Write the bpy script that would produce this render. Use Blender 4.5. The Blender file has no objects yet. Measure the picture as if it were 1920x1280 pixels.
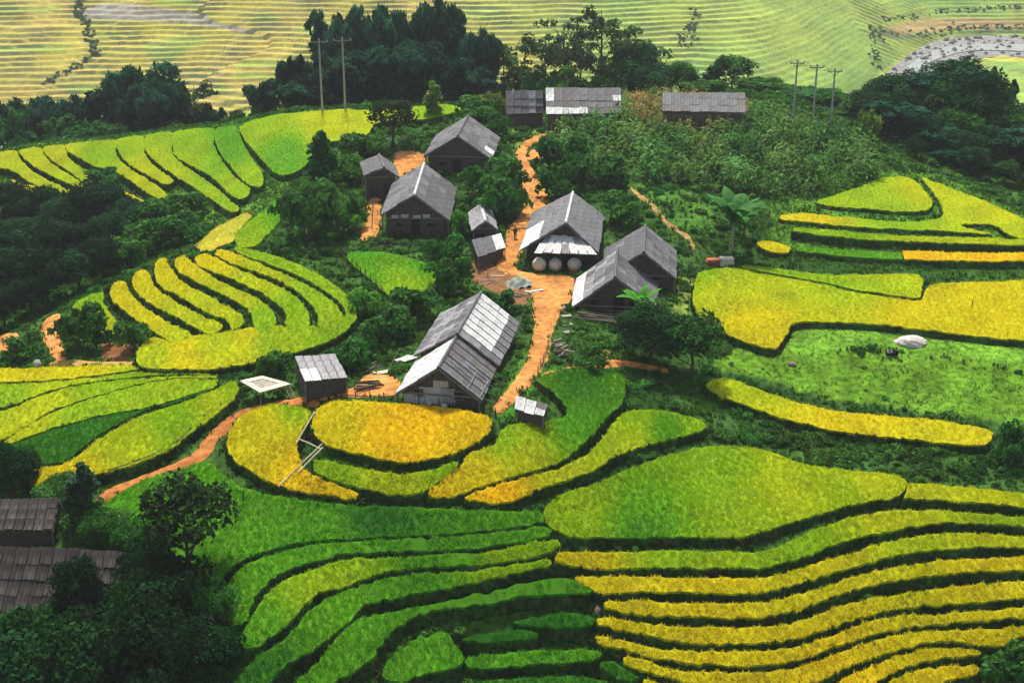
import bpy, math, random
import numpy as np
from mathutils import Vector, Matrix, geometry

random.seed(7); RNG = np.random.default_rng(7)
SC = bpy.context.scene
COL = SC.collection

# ---------------------------------------------------------------- camera, sky, sun, exposure
CAM_Z = 50.0
PITCH = math.radians(22.0)
FPX = 2637.0                       # focal length in photo pixels (1920 wide)
cam = bpy.data.cameras.new("camera"); cam_ob = bpy.data.objects.new("camera", cam); COL.objects.link(cam_ob)
cam.sensor_width = 36.0; cam.lens = 36.0 * FPX / 1920.0
cam.clip_start = 1.0; cam.clip_end = 12000.0
cam_ob.location = (0, 0, CAM_Z); cam_ob.rotation_euler = (math.pi / 2 - PITCH, 0, 0)
SC.camera = cam_ob

SUN_EL, SUN_AZ = math.radians(58), math.radians(-8)      # azimuth from +Y, behind the village
world = bpy.data.worlds.new("World"); SC.world = world; world.use_nodes = True
wn = world.node_tree
bg = wn.nodes["Background"]
sky = wn.nodes.new("ShaderNodeTexSky"); sky.sky_type = 'NISHITA'; sky.sun_disc = False
sky.sun_elevation = SUN_EL; sky.sun_rotation = SUN_AZ % (2 * math.pi)
sky.air_density = 1.0; sky.dust_density = 2.0
hs = wn.nodes.new("ShaderNodeHueSaturation"); hs.inputs['Saturation'].default_value = 0.45       # thin white cloud over the whole sky
wn.links.new(sky.outputs[0], hs.inputs['Color']); wn.links.new(hs.outputs[0], bg.inputs[0]); bg.inputs[1].default_value = 0.095
sl = bpy.data.lights.new("sun", 'SUN'); sl.energy = 3.4; sl.angle = math.radians(5); sl.color = (1.0, 0.93, 0.80)
so = bpy.data.objects.new("sun", sl); COL.objects.link(so)
so.rotation_euler = Vector((-math.sin(SUN_AZ) * math.cos(SUN_EL), -math.cos(SUN_AZ) * math.cos(SUN_EL), -math.sin(SUN_EL))).to_track_quat('-Z', 'Y').to_euler()
so.location = (0, 300, 400)
SC.view_settings.view_transform = 'Standard'; SC.view_settings.look = 'None'
SC.view_settings.exposure = 0.74; SC.view_settings.gamma = 1.0; SC.view_settings.use_curve_mapping = False
SC.render.engine = 'CYCLES'
SC.cycles.max_bounces = 5; SC.cycles.diffuse_bounces = 2; SC.cycles.glossy_bounces = 1
SC.cycles.transparent_max_bounces = 4; SC.cycles.volume_bounces = 0; SC.cycles.transmission_bounces = 1
SC.cycles.use_denoising = True

# ---------------------------------------------------------------- pixel -> ray, terrain height
CP, SP = math.cos(PITCH), math.sin(PITCH)
def rays(P):
    P = np.atleast_2d(np.asarray(P, float))
    u = (P[:, 0] - 960) / FPX; v = (640 - P[:, 1]) / FPX
    return np.stack([u, CP + v * SP, -SP + v * CP], 1)
def project(p):
    x, y, z = p[0], p[1], p[2] - CAM_Z
    d = y * CP - z * SP; up = y * SP + z * CP
    return (960 + FPX * x / d, 640 - FPX * up / d)
def sstep(a, b, x):
    t = np.clip((x - a) / (b - a), 0, 1); return t * t * (3 - 2 * t)

CTRL = """
935 765 0;600 745 -.2;750 800 -.5;640 800 -.6;900 800 -.7;750 900 -2.0;500 850 -1.8;600 930 -3;900 940 -3.2;1050 880 -2.6;1250 790 -2.7;1100 700 -1
600 970 -4.1;900 980 -4.2;300 960 -4.3;1150 980 -4.9;1350 900 -4.8;1600 920 -5.2;1880 930 -5.6
1100 1050 -6;1300 1050 -6.1;1500 1028 -6.1;1800 970 -6.1;1200 1097 -6.9;1500 1080 -6.9;1900 1015 -6.9;1250 1143 -7.7;1500 1130 -7.7;1900 1057 -7.7
1200 1178 -8.4;1500 1180 -8.5;1900 1105 -8.5;1200 1212 -9.1;1450 1232 -9.2;1900 1148 -9.2;1450 1268 -9.9;1700 1200 -9.9;1900 1185 -9.9;1650 1280 -11;1880 1240 -11.2
550 1010 -4.5;800 1003 -4.5;800 1020 -5.1;560 1040 -5.1;445 1120 -5.2;800 1050 -5.8;560 1100 -5.8;480 1180 -5.9;850 1085 -6.6;620 1160 -6.6;510 1240 -6.7
900 1125 -7.6;700 1190 -7.6;600 1260 -7.6;1050 1165 -8.9;950 1190 -9.5;1000 1235 -10.5;1000 1275 -11.2;800 1230 -10
200 1150 -7.5;30 1150 -8;20 1270 -10.5;300 1250 -8.5;60 980 -6;200 960 -4.9;320 1040 -5.3
200 870 -4;100 840 -4.3;100 730 -3.6;250 740 -3.2;10 700 -4.4;300 690 -2.6;430 700 -1.8;20 890 -5.6;330 860 -3.1;440 780 -1.8;540 745 -1.0
640 550 1;600 570 .6;550 580 0;490 580 -.6;430 590 -1.2;370 605 -1.9;300 610 -2.6;190 600 -4;430 475 .8;345 500 -.5;260 520 -1.8;220 545 -2.6;165 560 -3.9
450 660 -1.6;620 610 .2;300 670 -2.6;100 620 -5;40 665 -5;200 660 -3.8
0 340 -6.5;0 400 -9;0 480 -12;0 560 -11;0 640 -6.6;100 450 -11;150 520 -9;250 430 -7;330 440 -4.5;400 430 -2.5;480 430 .2;540 400 .8
0 280 -5;130 262 -3.5;250 250 -2.5;400 235 -1;530 212 1;650 203 2;760 200 2.2;860 200 2.4
100 335 -6.5;200 330 -5;300 360 -4.8;330 400 -5.4;450 370 -1.5;500 340 0;560 300 1
785 430 1;870 330 2;720 350 1.5;905 480 .5;1000 350 1.5;1010 260 2.5;960 440 1;1035 530 0;1010 620 -.2;1065 500 .3;1210 550 0;1150 600 -.5;1250 640 -1.6;1200 700 -2
700 640 -.4;650 700 -.8;740 515 .5;700 450 1;600 450 1;620 350 1.5;800 650 -.1
1100 250 3;1300 230 4;1450 250 4;1560 290 3;1200 330 2.5;1400 340 2;1300 420 1.2;1450 420 .8;1600 370 1.2;1700 340 1.5;1850 390 .5;1920 410 0
1600 440 0;1900 458 -.8;1600 478 -.8;1900 482 -1.1;1350 500 -.8;1500 550 -1.5;1800 545 -1.7;1800 600 -2;1400 620 -1.9;1550 650 -2.3;1750 680 -2.8;1900 680 -2.8
1500 700 -3.5;1700 740 -4;1900 780 -4.7;1400 740 -3.9;1600 795 -4.7;1830 820 -4.9;1500 830 -4.9;1350 800 -3.7;1800 880 -5.2
985 215 2.6;1090 215 2.8;1320 210 4;1200 200 3.2
"""
ctrl = []
for tok in CTRL.replace("\n", ";").split(";"):
    if tok.strip():
        a, b, z = map(float, tok.split())
        r = rays([(a, b)])[0]; t = (z - CAM_Z) / r[2]; ctrl.append((r[0] * t, r[1] * t, z))
for x in (-150, -100, -50, 0, 50, 100, 150):
    k = sstep(40, 75, x)
    ctrl += [(x, 250, -7), (x, 285, -26), (x, 320, -44)]
ctrl += [(70, 183, -1.5), (72, 212, -2.5), (95, 175, -5), (110, 200, -10), (125, 150, -9), (95, 120, -6), (90, 90, -9), (130, 100, -14), (130, 60, -18),
         (45, 232, 1.5), (-130, 205, -14), (-130, 150, -17), (-100, 150, -12), (-100, 100, -9), (-90, 80, -11), (-140, 100, -18), (0, 70, -15), (50, 68, -17), (-50, 68, -14), (0, 50, -24), (-80, 50, -22), (80, 50, -24), (-85, 220, -8)]
for px, py, z in ((-90, 295, -6.5), (0, 280, -5), (60, 270, -4.4), (130, 262, -3.5), (190, 257, -3), (250, 250, -2.5), (330, 241, -1.7), (400, 235, -1), (450, 229, -.2), (490, 220, .5), (530, 212, 1), (590, 206, 1.6), (650, 203, 2), (705, 201, 2.1), (760, 200, 2.2), (820, 199, 2.3), (880, 198, 2.5)):
    r = rays([(px, py)])[0]; t = (z - CAM_Z) / r[2]; u = np.array(r[:2]); q = u * t; u = u / np.linalg.norm(u)      # the ground falls away behind this brow
    for k, dz in ((5, -2.4), (12, -7.5), (24, -15)): ctrl.append((q[0] + u[0] * k, q[1] + u[1] * k, z + dz))
ctrl = np.array([c for c in ctrl if not (c[1] == 250 and c[0] <= 0) and c != (-85, 220, -8)])
def tps_fit(C, lam):
    n = len(C); S = 60.0; X = C[:, :2] / S
    d2 = ((X[:, None] - X[None]) ** 2).sum(-1); K = 0.5 * d2 * np.log(d2 + 1e-12) + lam * np.eye(n)
    Pm = np.c_[np.ones(n), X]; A = np.block([[K, Pm], [Pm.T, np.zeros((3, 3))]])
    s = np.linalg.solve(A, np.r_[C[:, 2], 0, 0, 0]); return X, s, S
_TX, _TS, _TSC = tps_fit(ctrl, 0.0006)
def tps_eval(x, y):
    x = np.ravel(x) / _TSC; y = np.ravel(y) / _TSC; out = np.empty(len(x)); n = len(_TX)
    for i in range(0, len(x), 20000):
        a, b = x[i:i + 20000], y[i:i + 20000]
        d2 = (a[:, None] - _TX[None, :, 0]) ** 2 + (b[:, None] - _TX[None, :, 1]) ** 2
        out[i:i + 20000] = (0.5 * d2 * np.log(d2 + 1e-12)) @ _TS[:n] + _TS[n] + _TS[n + 1] * a + _TS[n + 2] * b
    return out
_WN = {}
def wnoise(x, y, s, seed):                    # smooth value noise, cheap sum of rotated sines
    if (s, seed) not in _WN:
        r = np.random.default_rng(seed); _WN[(s, seed)] = [(r.uniform(0, 6.283), r.uniform(.6, 1.6) / s, r.uniform(0, 6.283)) for k in range(5)]
    v = 0
    for a, f, ph in _WN[(s, seed)]: v = v + np.sin((x * math.cos(a) + y * math.sin(a)) * f * 2 * math.pi + ph)
    return v / 5 * 1.6
def river_y(x):
    return 478 + 190 * sstep(85, 225, x) + 0.04 * np.minimum(x + 190, 0)
def far_base(x, y):
    toe = river_y(x) + 22
    t = y - toe
    up = np.where(t > 0, 0.25 * t, 0)
    up = np.where(t > 300, 75 + 85 * (1 - np.exp(-(t - 300) / 340.0)), up)
    up = up + (2.6 * wnoise(x, y, 190, 3) + .55 * wnoise(x, y, 70, 4)) * sstep(0, 60, t)
    near = np.where(t < -44, 0.045 * (-44 - t), 0)
    return -70 + up + near
STEP = 1.3
def far_h(x, y):
    c = np.floor((x + .35 * y + 18 * wnoise(x, y, 90, 77)) / 85); p = np.sin(c * 91.7) * 9.0
    return far_base(x, y) + .5 * wnoise(x, y, 34, 9) + .14 * wnoise(x, y, 11, 10) + (p - np.floor(p)) * STEP * sstep(-69.4, -67, far_base(x, y))
def far_z(x, y):
    h = far_h(x, y)
    q = (h + 70) / STEP; n = np.floor(q); fr = q - n
    wv = .80 + .13 * wnoise(x, y, 40, 78)
    return np.where(h > -69.4, -70 + STEP * (n + sstep(wv - .08, .98, fr)), h), fr
GX0, GY0, GS = -160.0, 44.0, 0.8
GNX, GNY = 401, 301
_gx = GX0 + GS * np.arange(GNX); _gy = GY0 + GS * np.arange(GNY)
_X, _Y = np.meshgrid(_gx, _gy, indexing='ij')
GRID = tps_eval(_X, _Y).reshape(GNX, GNY)
GRID += 0.10 * wnoise(_X, _Y, 9, 21) + 0.05 * wnoise(_X, _Y, 4, 22)
def gridz(x, y):
    fx = np.clip((np.asarray(x, float) - GX0) / GS, 0, GNX - 1.001); fy = np.clip((np.asarray(y, float) - GY0) / GS, 0, GNY - 1.001)
    i = fx.astype(int); j = fy.astype(int); a = fx - i; b = fy - j
    return (GRID[i, j] * (1 - a) * (1 - b) + GRID[i + 1, j] * a * (1 - b) + GRID[i, j + 1] * (1 - a) * b + GRID[i + 1, j + 1] * a * b)
def ground(x, y):
    x = np.asarray(x, float); y = np.asarray(y, float)
    n = gridz(x, y)
    n = n - 0.25 * np.clip(np.abs(x) - 150, 0, 200) - 0.5 * np.clip(GY0 - y, 0, 100); n = np.maximum(n, -70.5)
    if np.all(y < 284): return n
    f, _ = far_z(x, y); return np.where(y < 284, n, n + (f - n) * sstep(284, 400, y))
_TT = np.concatenate([np.arange(70, 300, 0.5), np.arange(300, 900, 4)])
def hit(P, off=0.0):
    """first point of the terrain (raised by off) under each photo pixel"""
    R = rays(P); lo = np.empty(len(R)); hi = np.empty(len(R))
    for i in range(0, len(R), 400):
        r = R[i:i + 400]; m = np.zeros((len(r),), bool); done = np.zeros(len(r), bool)
        for T in (_TT[_TT < 260], _TT[_TT >= 259]):
            q = ~done
            if not q.any(): break
            rr = r[q]; x = rr[:, :1] * T; y = rr[:, 1:2] * T; z = CAM_Z + rr[:, 2:] * T
            below = z < ground(x, y) + off; k = np.argmax(below, 1); k = np.where(below.any(1), k, len(T) - 1)
            idx = np.where(q)[0]; lo[i + idx] = T[np.maximum(k - 1, 0)]; hi[i + idx] = T[k]; done[idx] = below.any(1)
    for _ in range(14):
        m = (lo + hi) / 2; b = CAM_Z + R[:, 2] * m < ground(R[:, 0] * m, R[:, 1] * m) + off
        hi = np.where(b, m, hi); lo = np.where(b, lo, m)
    return np.stack([R[:, 0] * hi, R[:, 1] * hi, CAM_Z + R[:, 2] * hi], 1)
def hit1(px, py, off=0.0): return Vector(hit([(px, py)], off)[0])
def at_y(px, py, y):                       # the point at forward distance y seen at a pixel
    r = rays([(px, py)])[0]; t = y / r[1]; return Vector((r[0] * t, y, CAM_Z + r[2] * t))

# ---------------------------------------------------------------- helpers
def tag(o, label=None, cat=None, group=None, kind=None):
    if label: o["label"] = label
    if cat: o["category"] = cat
    if group: o["group"] = group
    if kind: o["kind"] = kind
    return o
def link(o, parent=None, loc=(0, 0, 0), rot=None):
    COL.objects.link(o); o.location = loc
    if rot is not None: o.rotation_euler = rot
    if parent: o.parent = parent
    return o
def empty(name, loc, rz=0.0):
    return link(bpy.data.objects.new(name, None), None, loc, (0, 0, rz))
def mesh_np(name, V, F, mats=(), mi=None, col=None, smooth=False, attr='Col'):
    """V (n,3); F list of faces or (m,k) array"""
    me = bpy.data.meshes.new(name)
    if isinstance(F, np.ndarray):
        n, k = F.shape
        me.vertices.add(len(V)); me.vertices.foreach_set("co", np.ascontiguousarray(V, np.float32).ravel())
        me.loops.add(n * k); me.loops.foreach_set("vertex_index", np.ascontiguousarray(F, np.int32).ravel())
        me.polygons.add(n); me.polygons.foreach_set("loop_start", np.arange(0, n * k, k, dtype=np.int32))
        me.update(calc_edges=True)
    else:
        me.from_pydata([tuple(v) for v in V], [], F)
    for m in mats: me.materials.append(m)
    if mi is not None: me.polygons.foreach_set("material_index", np.asarray(mi, np.int32))
    if smooth: me.polygons.foreach_set("use_smooth", np.ones(len(me.polygons), bool))
    if col is not None:
        a = me.attributes.new(attr, 'FLOAT_COLOR', 'POINT')
        c = np.ones((len(V), 4), np.float32); c[:, :3] = col; a.data.foreach_set("color", c.ravel())
    me.update(); return me
def obj(name, me, parent=None, loc=(0, 0, 0), rot=None): return link(bpy.data.objects.new(name, me), parent, loc, rot)
class MB:
    """collects simple solids into one mesh"""
    def __init__(s): s.V = []; s.F = []; s.M = []
    def add(s, V, F, m=0):
        b = len(s.V); s.V += [tuple(v) for v in V]; s.F += [[i + b for i in f] for f in F]; s.M += [m] * len(F)
    def box(s, c, size, rz=0.0, m=0, M=None):
        x, y, z = [q / 2 for q in size]; R = M if M is not None else Matrix.Rotation(rz, 3, 'Z')
        V = [Vector(c) + R @ Vector((a * x, b * y, d * z)) for d in (-1, 1) for b in (-1, 1) for a in (-1, 1)]
        s.add(V, [[0, 2, 3, 1], [4, 5, 7, 6], [0, 1, 5, 4], [2, 6, 7, 3], [0, 4, 6, 2], [1, 3, 7, 5]], m)
    def tube(s, pts, r, n=6, m=0, cap=True):
        pts = [Vector(p) for p in pts]; rr = r if isinstance(r, (list, tuple)) else [r] * len(pts); V = []; F = []
        for i, p in enumerate(pts):
            d = (pts[min(i + 1, len(pts) - 1)] - pts[max(i - 1, 0)]).normalized()
            a = d.orthogonal().normalized() if abs(d.z) > .9 else d.cross(Vector((0, 0, 1))).normalized(); b = d.cross(a)
            for k in range(n): t = 2 * math.pi * k / n; V.append(p + (a * math.cos(t) + b * math.sin(t)) * rr[i])
        for i in range(len(pts) - 1):
            for k in range(n): F.append([i * n + k, i * n + (k + 1) % n, (i + 1) * n + (k + 1) % n, (i + 1) * n + k])
        if cap: F += [list(range(n))[::-1], [(len(pts) - 1) * n + k for k in range(n)]]
        s.add(V, F, m)
    def lathe(s, prof, n=16, c=(0, 0, 0), m=0, sx=1, sy=1):
        V = []; F = []
        for r, z in prof:
            for k in range(n): t = 2 * math.pi * k / n; V.append((c[0] + r * math.cos(t) * sx, c[1] + r * math.sin(t) * sy, c[2] + z))
        for i in range(len(prof) - 1):
            for k in range(n): F.append([i * n + k, i * n + (k + 1) % n, (i + 1) * n + (k + 1) % n, (i + 1) * n + k])
        F += [list(range(n))[::-1], [(len(prof) - 1) * n + k for k in range(n)]]
        s.add(V, F, m)
    def prism(s, poly, y0, y1, m=0):
        n = len(poly); V = [(x, y0, z) for x, z in poly] + [(x, y1, z) for x, z in poly]
        F = [list(range(n)), [n + k for k in range(n)][::-1]] + [[k, n + k, n + (k + 1) % n, (k + 1) % n] for k in range(n)]
        s.add(V, F, m)
    def mesh(s, name, mats, smooth=False):
        me = mesh_np(name, s.V, s.F, mats if isinstance(mats, (list, tuple)) else [mats], s.M, smooth=smooth); return me
    def build(s, name, mats, parent=None, loc=(0, 0, 0), rot=None, smooth=False): return obj(name, s.mesh(name, mats, smooth), parent, loc, rot)

def catmull(P, closed, step):
    P = np.asarray(P, float); n = len(P); out = []
    rng = range(n if closed else n - 1)
    for i in rng:
        if closed: p0, p1, p2, p3 = P[(i - 1) % n], P[i], P[(i + 1) % n], P[(i + 2) % n]
        else: p0, p1, p2, p3 = P[max(i - 1, 0)], P[i], P[i + 1], P[min(i + 2, n - 1)]
        k = max(1, int(np.linalg.norm(p2 - p1) / step))
        for t in np.arange(k) / k:
            out.append(.5 * ((2 * p1) + (p2 - p0) * t + (2 * p0 - 5 * p1 + 4 * p2 - p3) * t * t + (3 * p1 - p0 - 3 * p2 + p3) * t ** 3))
    if not closed: out.append(P[-1])
    return np.array(out)
def inside(poly, pts):
    x, y = pts[:, 0], pts[:, 1]; r = np.zeros(len(pts), bool)
    bb = (x >= poly[:, 0].min()) & (x <= poly[:, 0].max()) & (y >= poly[:, 1].min()) & (y <= poly[:, 1].max())
    if not bb.any(): return r
    idx = np.where(bb)[0]; x = x[idx]; y = y[idx]; c = np.zeros(len(idx), bool)
    n = len(poly)
    for i in range(n):
        x0, y0 = poly[i]; x1, y1 = poly[(i + 1) % n]
        if y0 == y1: continue
        c ^= ((y0 > y) != (y1 > y)) & (x < (x1 - x0) * (y - y0) / (y1 - y0) + x0)
    r[idx] = c; return r

# ---------------------------------------------------------------- materials
def nodes(name):
    m = bpy.data.materials.new(name); m.use_nodes = True; nt = m.node_tree; return m, nt, nt.nodes["Principled BSDF"]
def mix_noise(nt, col_out, scale, lo, hi, detail=4, coord='Object', stretch=None, dist=0.0):
    N = nt.nodes; tc = N.new("ShaderNodeTexCoord"); nz = N.new("ShaderNodeTexNoise"); nz.inputs['Scale'].default_value = scale
    nz.inputs['Detail'].default_value = detail; nz.inputs['Distortion'].default_value = dist
    src = tc.outputs[coord]
    if stretch:
        mp = N.new("ShaderNodeMapping"); mp.inputs['Scale'].default_value = stretch; nt.links.new(src, mp.inputs[0]); src = mp.outputs[0]
    nt.links.new(src, nz.inputs['Vector'])
    mr = N.new("ShaderNodeMapRange"); mr.inputs[1].default_value = .3; mr.inputs[2].default_value = .7; mr.inputs[3].default_value = lo; mr.inputs[4].default_value = hi
    nt.links.new(nz.outputs['Fac'], mr.inputs[0])
    mx = N.new("ShaderNodeMix"); mx.data_type = 'RGBA'; mx.blend_type = 'MULTIPLY'; mx.inputs[0].default_value = 1
    nt.links.new(col_out, mx.inputs[6]); nt.links.new(mr.outputs[0], mx.inputs[7])
    return mx.outputs[2], nz.outputs['Fac']
def bump(nt, bs, fac, strength, dist):
    b = nt.nodes.new("ShaderNodeBump"); b.inputs['Strength'].default_value = strength; b.inputs['Distance'].default_value = dist
    nt.links.new(fac, b.inputs['Height']); nt.links.new(b.outputs[0], bs.inputs['Normal'])
def mat(name, rgb, rough=.8, spec=.2, sc=1.5, lo=.7, hi=1.25, bmp=.3, bd=.03, coord='Object', stretch=None, attr=None, atype='GEOMETRY', sc2=None, metal=0, objrand=0):
    m, nt, bs = nodes(name); N = nt.nodes
    bs.inputs['Roughness'].default_value = rough; bs.inputs['Specular IOR Level'].default_value = spec; bs.inputs['Metallic'].default_value = metal
    if attr:
        a = N.new("ShaderNodeAttribute"); a.attribute_name = attr; a.attribute_type = atype; c = a.outputs['Color']
        if rgb is not None:
            mx = N.new("ShaderNodeMix"); mx.data_type = 'RGBA'; mx.blend_type = 'MULTIPLY'; mx.inputs[0].default_value = 1
            nt.links.new(c, mx.inputs[6]); mx.inputs[7].default_value = (*rgb, 1); c = mx.outputs[2]
    else:
        r = N.new("ShaderNodeRGB"); r.outputs[0].default_value = (*rgb, 1); c = r.outputs[0]
    if objrand:
        oi = N.new("ShaderNodeObjectInfo"); hs = N.new("ShaderNodeHueSaturation"); mr = N.new("ShaderNodeMapRange")
        mr.inputs[3].default_value = 1 - objrand; mr.inputs[4].default_value = 1 + objrand; nt.links.new(oi.outputs['Random'], mr.inputs[0])
        nt.links.new(mr.outputs[0], hs.inputs['Value']); nt.links.new(c, hs.inputs['Color'])
        m2 = N.new("ShaderNodeMapRange"); m2.inputs[3].default_value = .5 - objrand * .05; m2.inputs[4].default_value = .5 + objrand * .05
        mt = N.new("ShaderNodeMath"); mt.operation = 'MULTIPLY'; mt.inputs[1].default_value = 7.31; fr = N.new("ShaderNodeMath"); fr.operation = 'FRACT'
        nt.links.new(oi.outputs['Random'], mt.inputs[0]); nt.links.new(mt.outputs[0], fr.inputs[0]); nt.links.new(fr.outputs[0], m2.inputs[0]); nt.links.new(m2.outputs[0], hs.inputs['Hue'])
        c = hs.outputs[0]
    c, f = mix_noise(nt, c, sc, lo, hi, coord=coord, stretch=stretch)
    if sc2: c, _ = mix_noise(nt, c, sc2[0], sc2[1], sc2[2], coord=coord)
    nt.links.new(c, bs.inputs['Base Color'])
    if bmp: bump(nt, bs, f, bmp, bd)
    return m
M = {}
M['ground'] = mat('ground_cover', None, .9, .04, 1.6, .55, 1.4, .8, .25, attr='Col', sc2=(.25, .75, 1.25))
M['far'] = mat('far_fields', None, .9, .1, .5, .8, 1.18, .4, .2, attr='Col', sc2=(.06, .85, 1.15))
M['rice'] = mat('rice', None, .85, .04, 5.0, .86, 1.14, .3, .08, attr='Col', sc2=(.35, .93, 1.09))
M['tuft'] = mat('rice_plants', (1.7, 1.68, 1.3), .8, .04, 3.0, .88, 1.14, 0, attr='Col', atype='INSTANCER')
def translucent(m, f):
    nt = m.node_tree; bs = nt.nodes["Principled BSDF"]; o = nt.nodes["Material Output"]; t = nt.nodes.new("ShaderNodeBsdfTranslucent"); mx = nt.nodes.new("ShaderNodeMixShader"); mx.inputs[0].default_value = f
    nt.links.new(bs.inputs['Base Color'].links[0].from_socket, t.inputs[0]); nt.links.new(bs.outputs[0], mx.inputs[1]); nt.links.new(t.outputs[0], mx.inputs[2]); nt.links.new(mx.outputs[0], o.inputs[0])
translucent(M['tuft'], .68)
M['bank'] = mat('bank_grass', None, .95, .05, 2.2, .4, 1.7, .9, .2, attr='Col', sc2=(.4, .6, 1.3))
M['dirt'] = mat('dirt', (.50, .222, .066), .95, .03, 1.6, .62, 1.3, .7, .08, sc2=(.30, .70, 1.4))
M['leaf'] = mat('leaf', None, .75, .05, .8, .8, 1.2, 0, attr='Col', objrand=.22)
translucent(M['leaf'], .38)
M['scrub'] = mat('scrub_leaf', None, .75, .05, 3, .8, 1.2, 0, attr='Col', atype='INSTANCER')
translucent(M['scrub'], .30)
M['bark'] = mat('bark', (.09, .07, .05), .9, .1, 6, .6, 1.3, .6, .03, stretch=(3, 3, .5))
M['palebark'] = mat('pale_bark', (.30, .27, .22), .9, .1, 6, .6, 1.3, .4, .03, stretch=(3, 3, .5))
M['wood'] = mat('dark_wood', (.085, .070, .060), .9, .1, 5, .55, 1.5, .4, .02, stretch=(4, 4, .5))
M['post'] = mat('weathered_wood', (.20, .175, .15), .9, .1, 6, .6, 1.3, .4, .02, stretch=(3, 3, .6))
M['bamboo'] = mat('dry_bamboo', (.46, .40, .27), .7, .25, 4, .7, 1.2, .2, .01)
for k, c in dict(grey=(.160, .160, .174), slate=(.108, .108, .122), pale=(.27, .27, .285), white=(.66, .66, .67), brown=(.145, .138, .140)).items():
    M['r_' + k] = mat('roof_' + k, c, .75, .25, 1.3, .62, 1.25, .3, .02, stretch=(3.0, .7, 1), sc2=(6, .85, 1.12), objrand=.13)
M['r_old'] = mat('old_reed_roof', (.066, .060, .057), .95, .05, 1.2, .35, 1.6, .6, .04, stretch=(9.0, .35, .35), sc2=(.8, .55, 1.3), objrand=.25)
M['wallpale'] = mat('pale_boards', (.42, .43, .42), .85, .15, 1.5, .7, 1.2, .2, .02, stretch=(4, 4, .6))
M['stone'] = mat('stone', (.36, .33, .29), .9, .15, 1.8, .6, 1.25, .6, .08)
M['plaster'] = mat('cream_plaster', (.70, .66, .50), .85, .15, 2.0, .8, 1.1, .2, .02)
M['brick'] = mat('red_brick', (.42, .15, .07), .9, .1, 3, .7, 1.2, .3, .02)
M['tank'] = mat('grey_jar', (.50, .48, .42), .8, .2, 2.2, .72, 1.15, .2, .02)
M['concrete'] = mat('pole_concrete', (.36, .35, .32), .9, .1, 2, .75, 1.15, .2, .02)
M['black'] = mat('soot', (.02, .02, .022), .9, .1, 2, .7, 1.3, 0)  # even near-black tone of the window panels and doors
M['cloth'] = mat('dark_cloth', (.02, .022, .035), .9, .1, 8, .7, 1.3, 0)
M['clothp'] = mat('pale_cloth', (.5, .5, .55), .9, .1, 8, .8, 1.1, 0)
M['skin'] = mat('skin', (.42, .25, .17), .6, .3, 8, .9, 1.1, 0)
M['hair'] = mat('hair', (.012, .01, .01), .5, .3, 8, .8, 1.2, 0)
M['water'] = mat('river_water', (.32, .34, .35), .25, .5, .2, .85, 1.1, .3, .05)
M['gravel'] = mat('river_stones', (.25, .25, .25), .9, .1, .45, .45, 1.35, .5, .3)
M['wire'] = mat('wire', (.03, .03, .03), .6, .3, 1, .9, 1.1, 0)

# ---------------------------------------------------------------- rice fields: outlines traced in the photo, stood on the hillside
GOLD = (.42, .375, .006); ORAN = (.50, .37, .006); YGRN = (.31, .365, .006); LIME = (.20, .315, .006); GRN = (.075, .235, .009); DGRN = (.034, .140, .009); PALE = (.42, .40, .06)
# name, rise, colour anchors (px,py,colour) or one colour, top polyline | bottom polyline (bands) or closed outline
def P(s): return [tuple(map(float, t.split(','))) for t in s.split()]
FIELDS = []
def band(label, col, top, bot, r=.95):
    T, B = P(top), P(bot)
    def ext(L):
        for e in (0, -1):
            a, b = (L[0], L[1]) if e == 0 else (L[-1], L[-2])
            if a[0] <= 3 or a[0] >= 1917:
                d = (a[0] - b[0], a[1] - b[1]); k = 170 / max(abs(d[0]), 1); n = (a[0] + d[0] * k, a[1] + d[1] * k * .35)
                L.insert(0, n) if e == 0 else L.append(n)
        return L
    T, B = ext(T), ext(B)
    FIELDS.append((label, col, np.vstack([catmull(T, False, 7), catmull(B, False, 7)[::-1]]), r))
def loop(label, col, pts, r=.75): FIELDS.append((label, col, catmull(P(pts), True, 7), r))

# lower right terraces
loop('broad lime green rice field with a pointed right end above the golden steps', [(1080, 960, LIME), (1200, 990, GRN), (1350, 850, LIME), (1480, 895, YGRN), (1620, 895, YGRN), (1600, 935, LIME), (1400, 985, LIME)],
     "1026,952 1060,925 1120,905 1200,872 1270,850 1340,837 1410,839 1460,853 1520,873 1600,882 1660,888 1698,900 1693,918 1675,930 1620,940 1560,954 1500,972 1440,991 1400,1002 1330,1006 1250,1005 1150,1005 1075,1003 1035,990 1022,970")
band('narrow yellow green strip right of the pointed field end', YGRN, "1706,906 1760,909 1850,917 1920,926", "1696,932 1760,936 1850,941 1920,949")
band('first rice step under the pointed field, greener than those below', [(1060, 1045, GOLD), (1280, 1050, LIME), (1500, 1030, LIME), (1700, 970, YGRN), (1900, 975, LIME)],
     "1042,1046 1056,1035 1140,1036 1280,1033 1380,1036 1440,1032 1493,1010 1547,987 1613,967 1680,958 1780,958 1920,970", "1037,1047 1067,1058 1140,1063 1280,1062 1340,1063 1413,1063 1463,1055 1513,1040 1563,1019 1630,1000 1713,985 1780,977 1920,982")
band('second rice step below the pointed field, golden at its left tip', [(1300, 1095, GOLD), (1500, 1080, GOLD), (1750, 1010, YGRN)],
     "1080,1083 1120,1081 1280,1084 1380,1085 1440,1083 1497,1068 1563,1047 1647,1023 1713,1007 1780,1000 1920,1005", "1077,1084 1103,1101 1140,1108 1280,1108 1397,1110 1447,1105 1497,1091 1563,1071 1630,1051 1697,1036 1780,1026 1920,1023")
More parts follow.
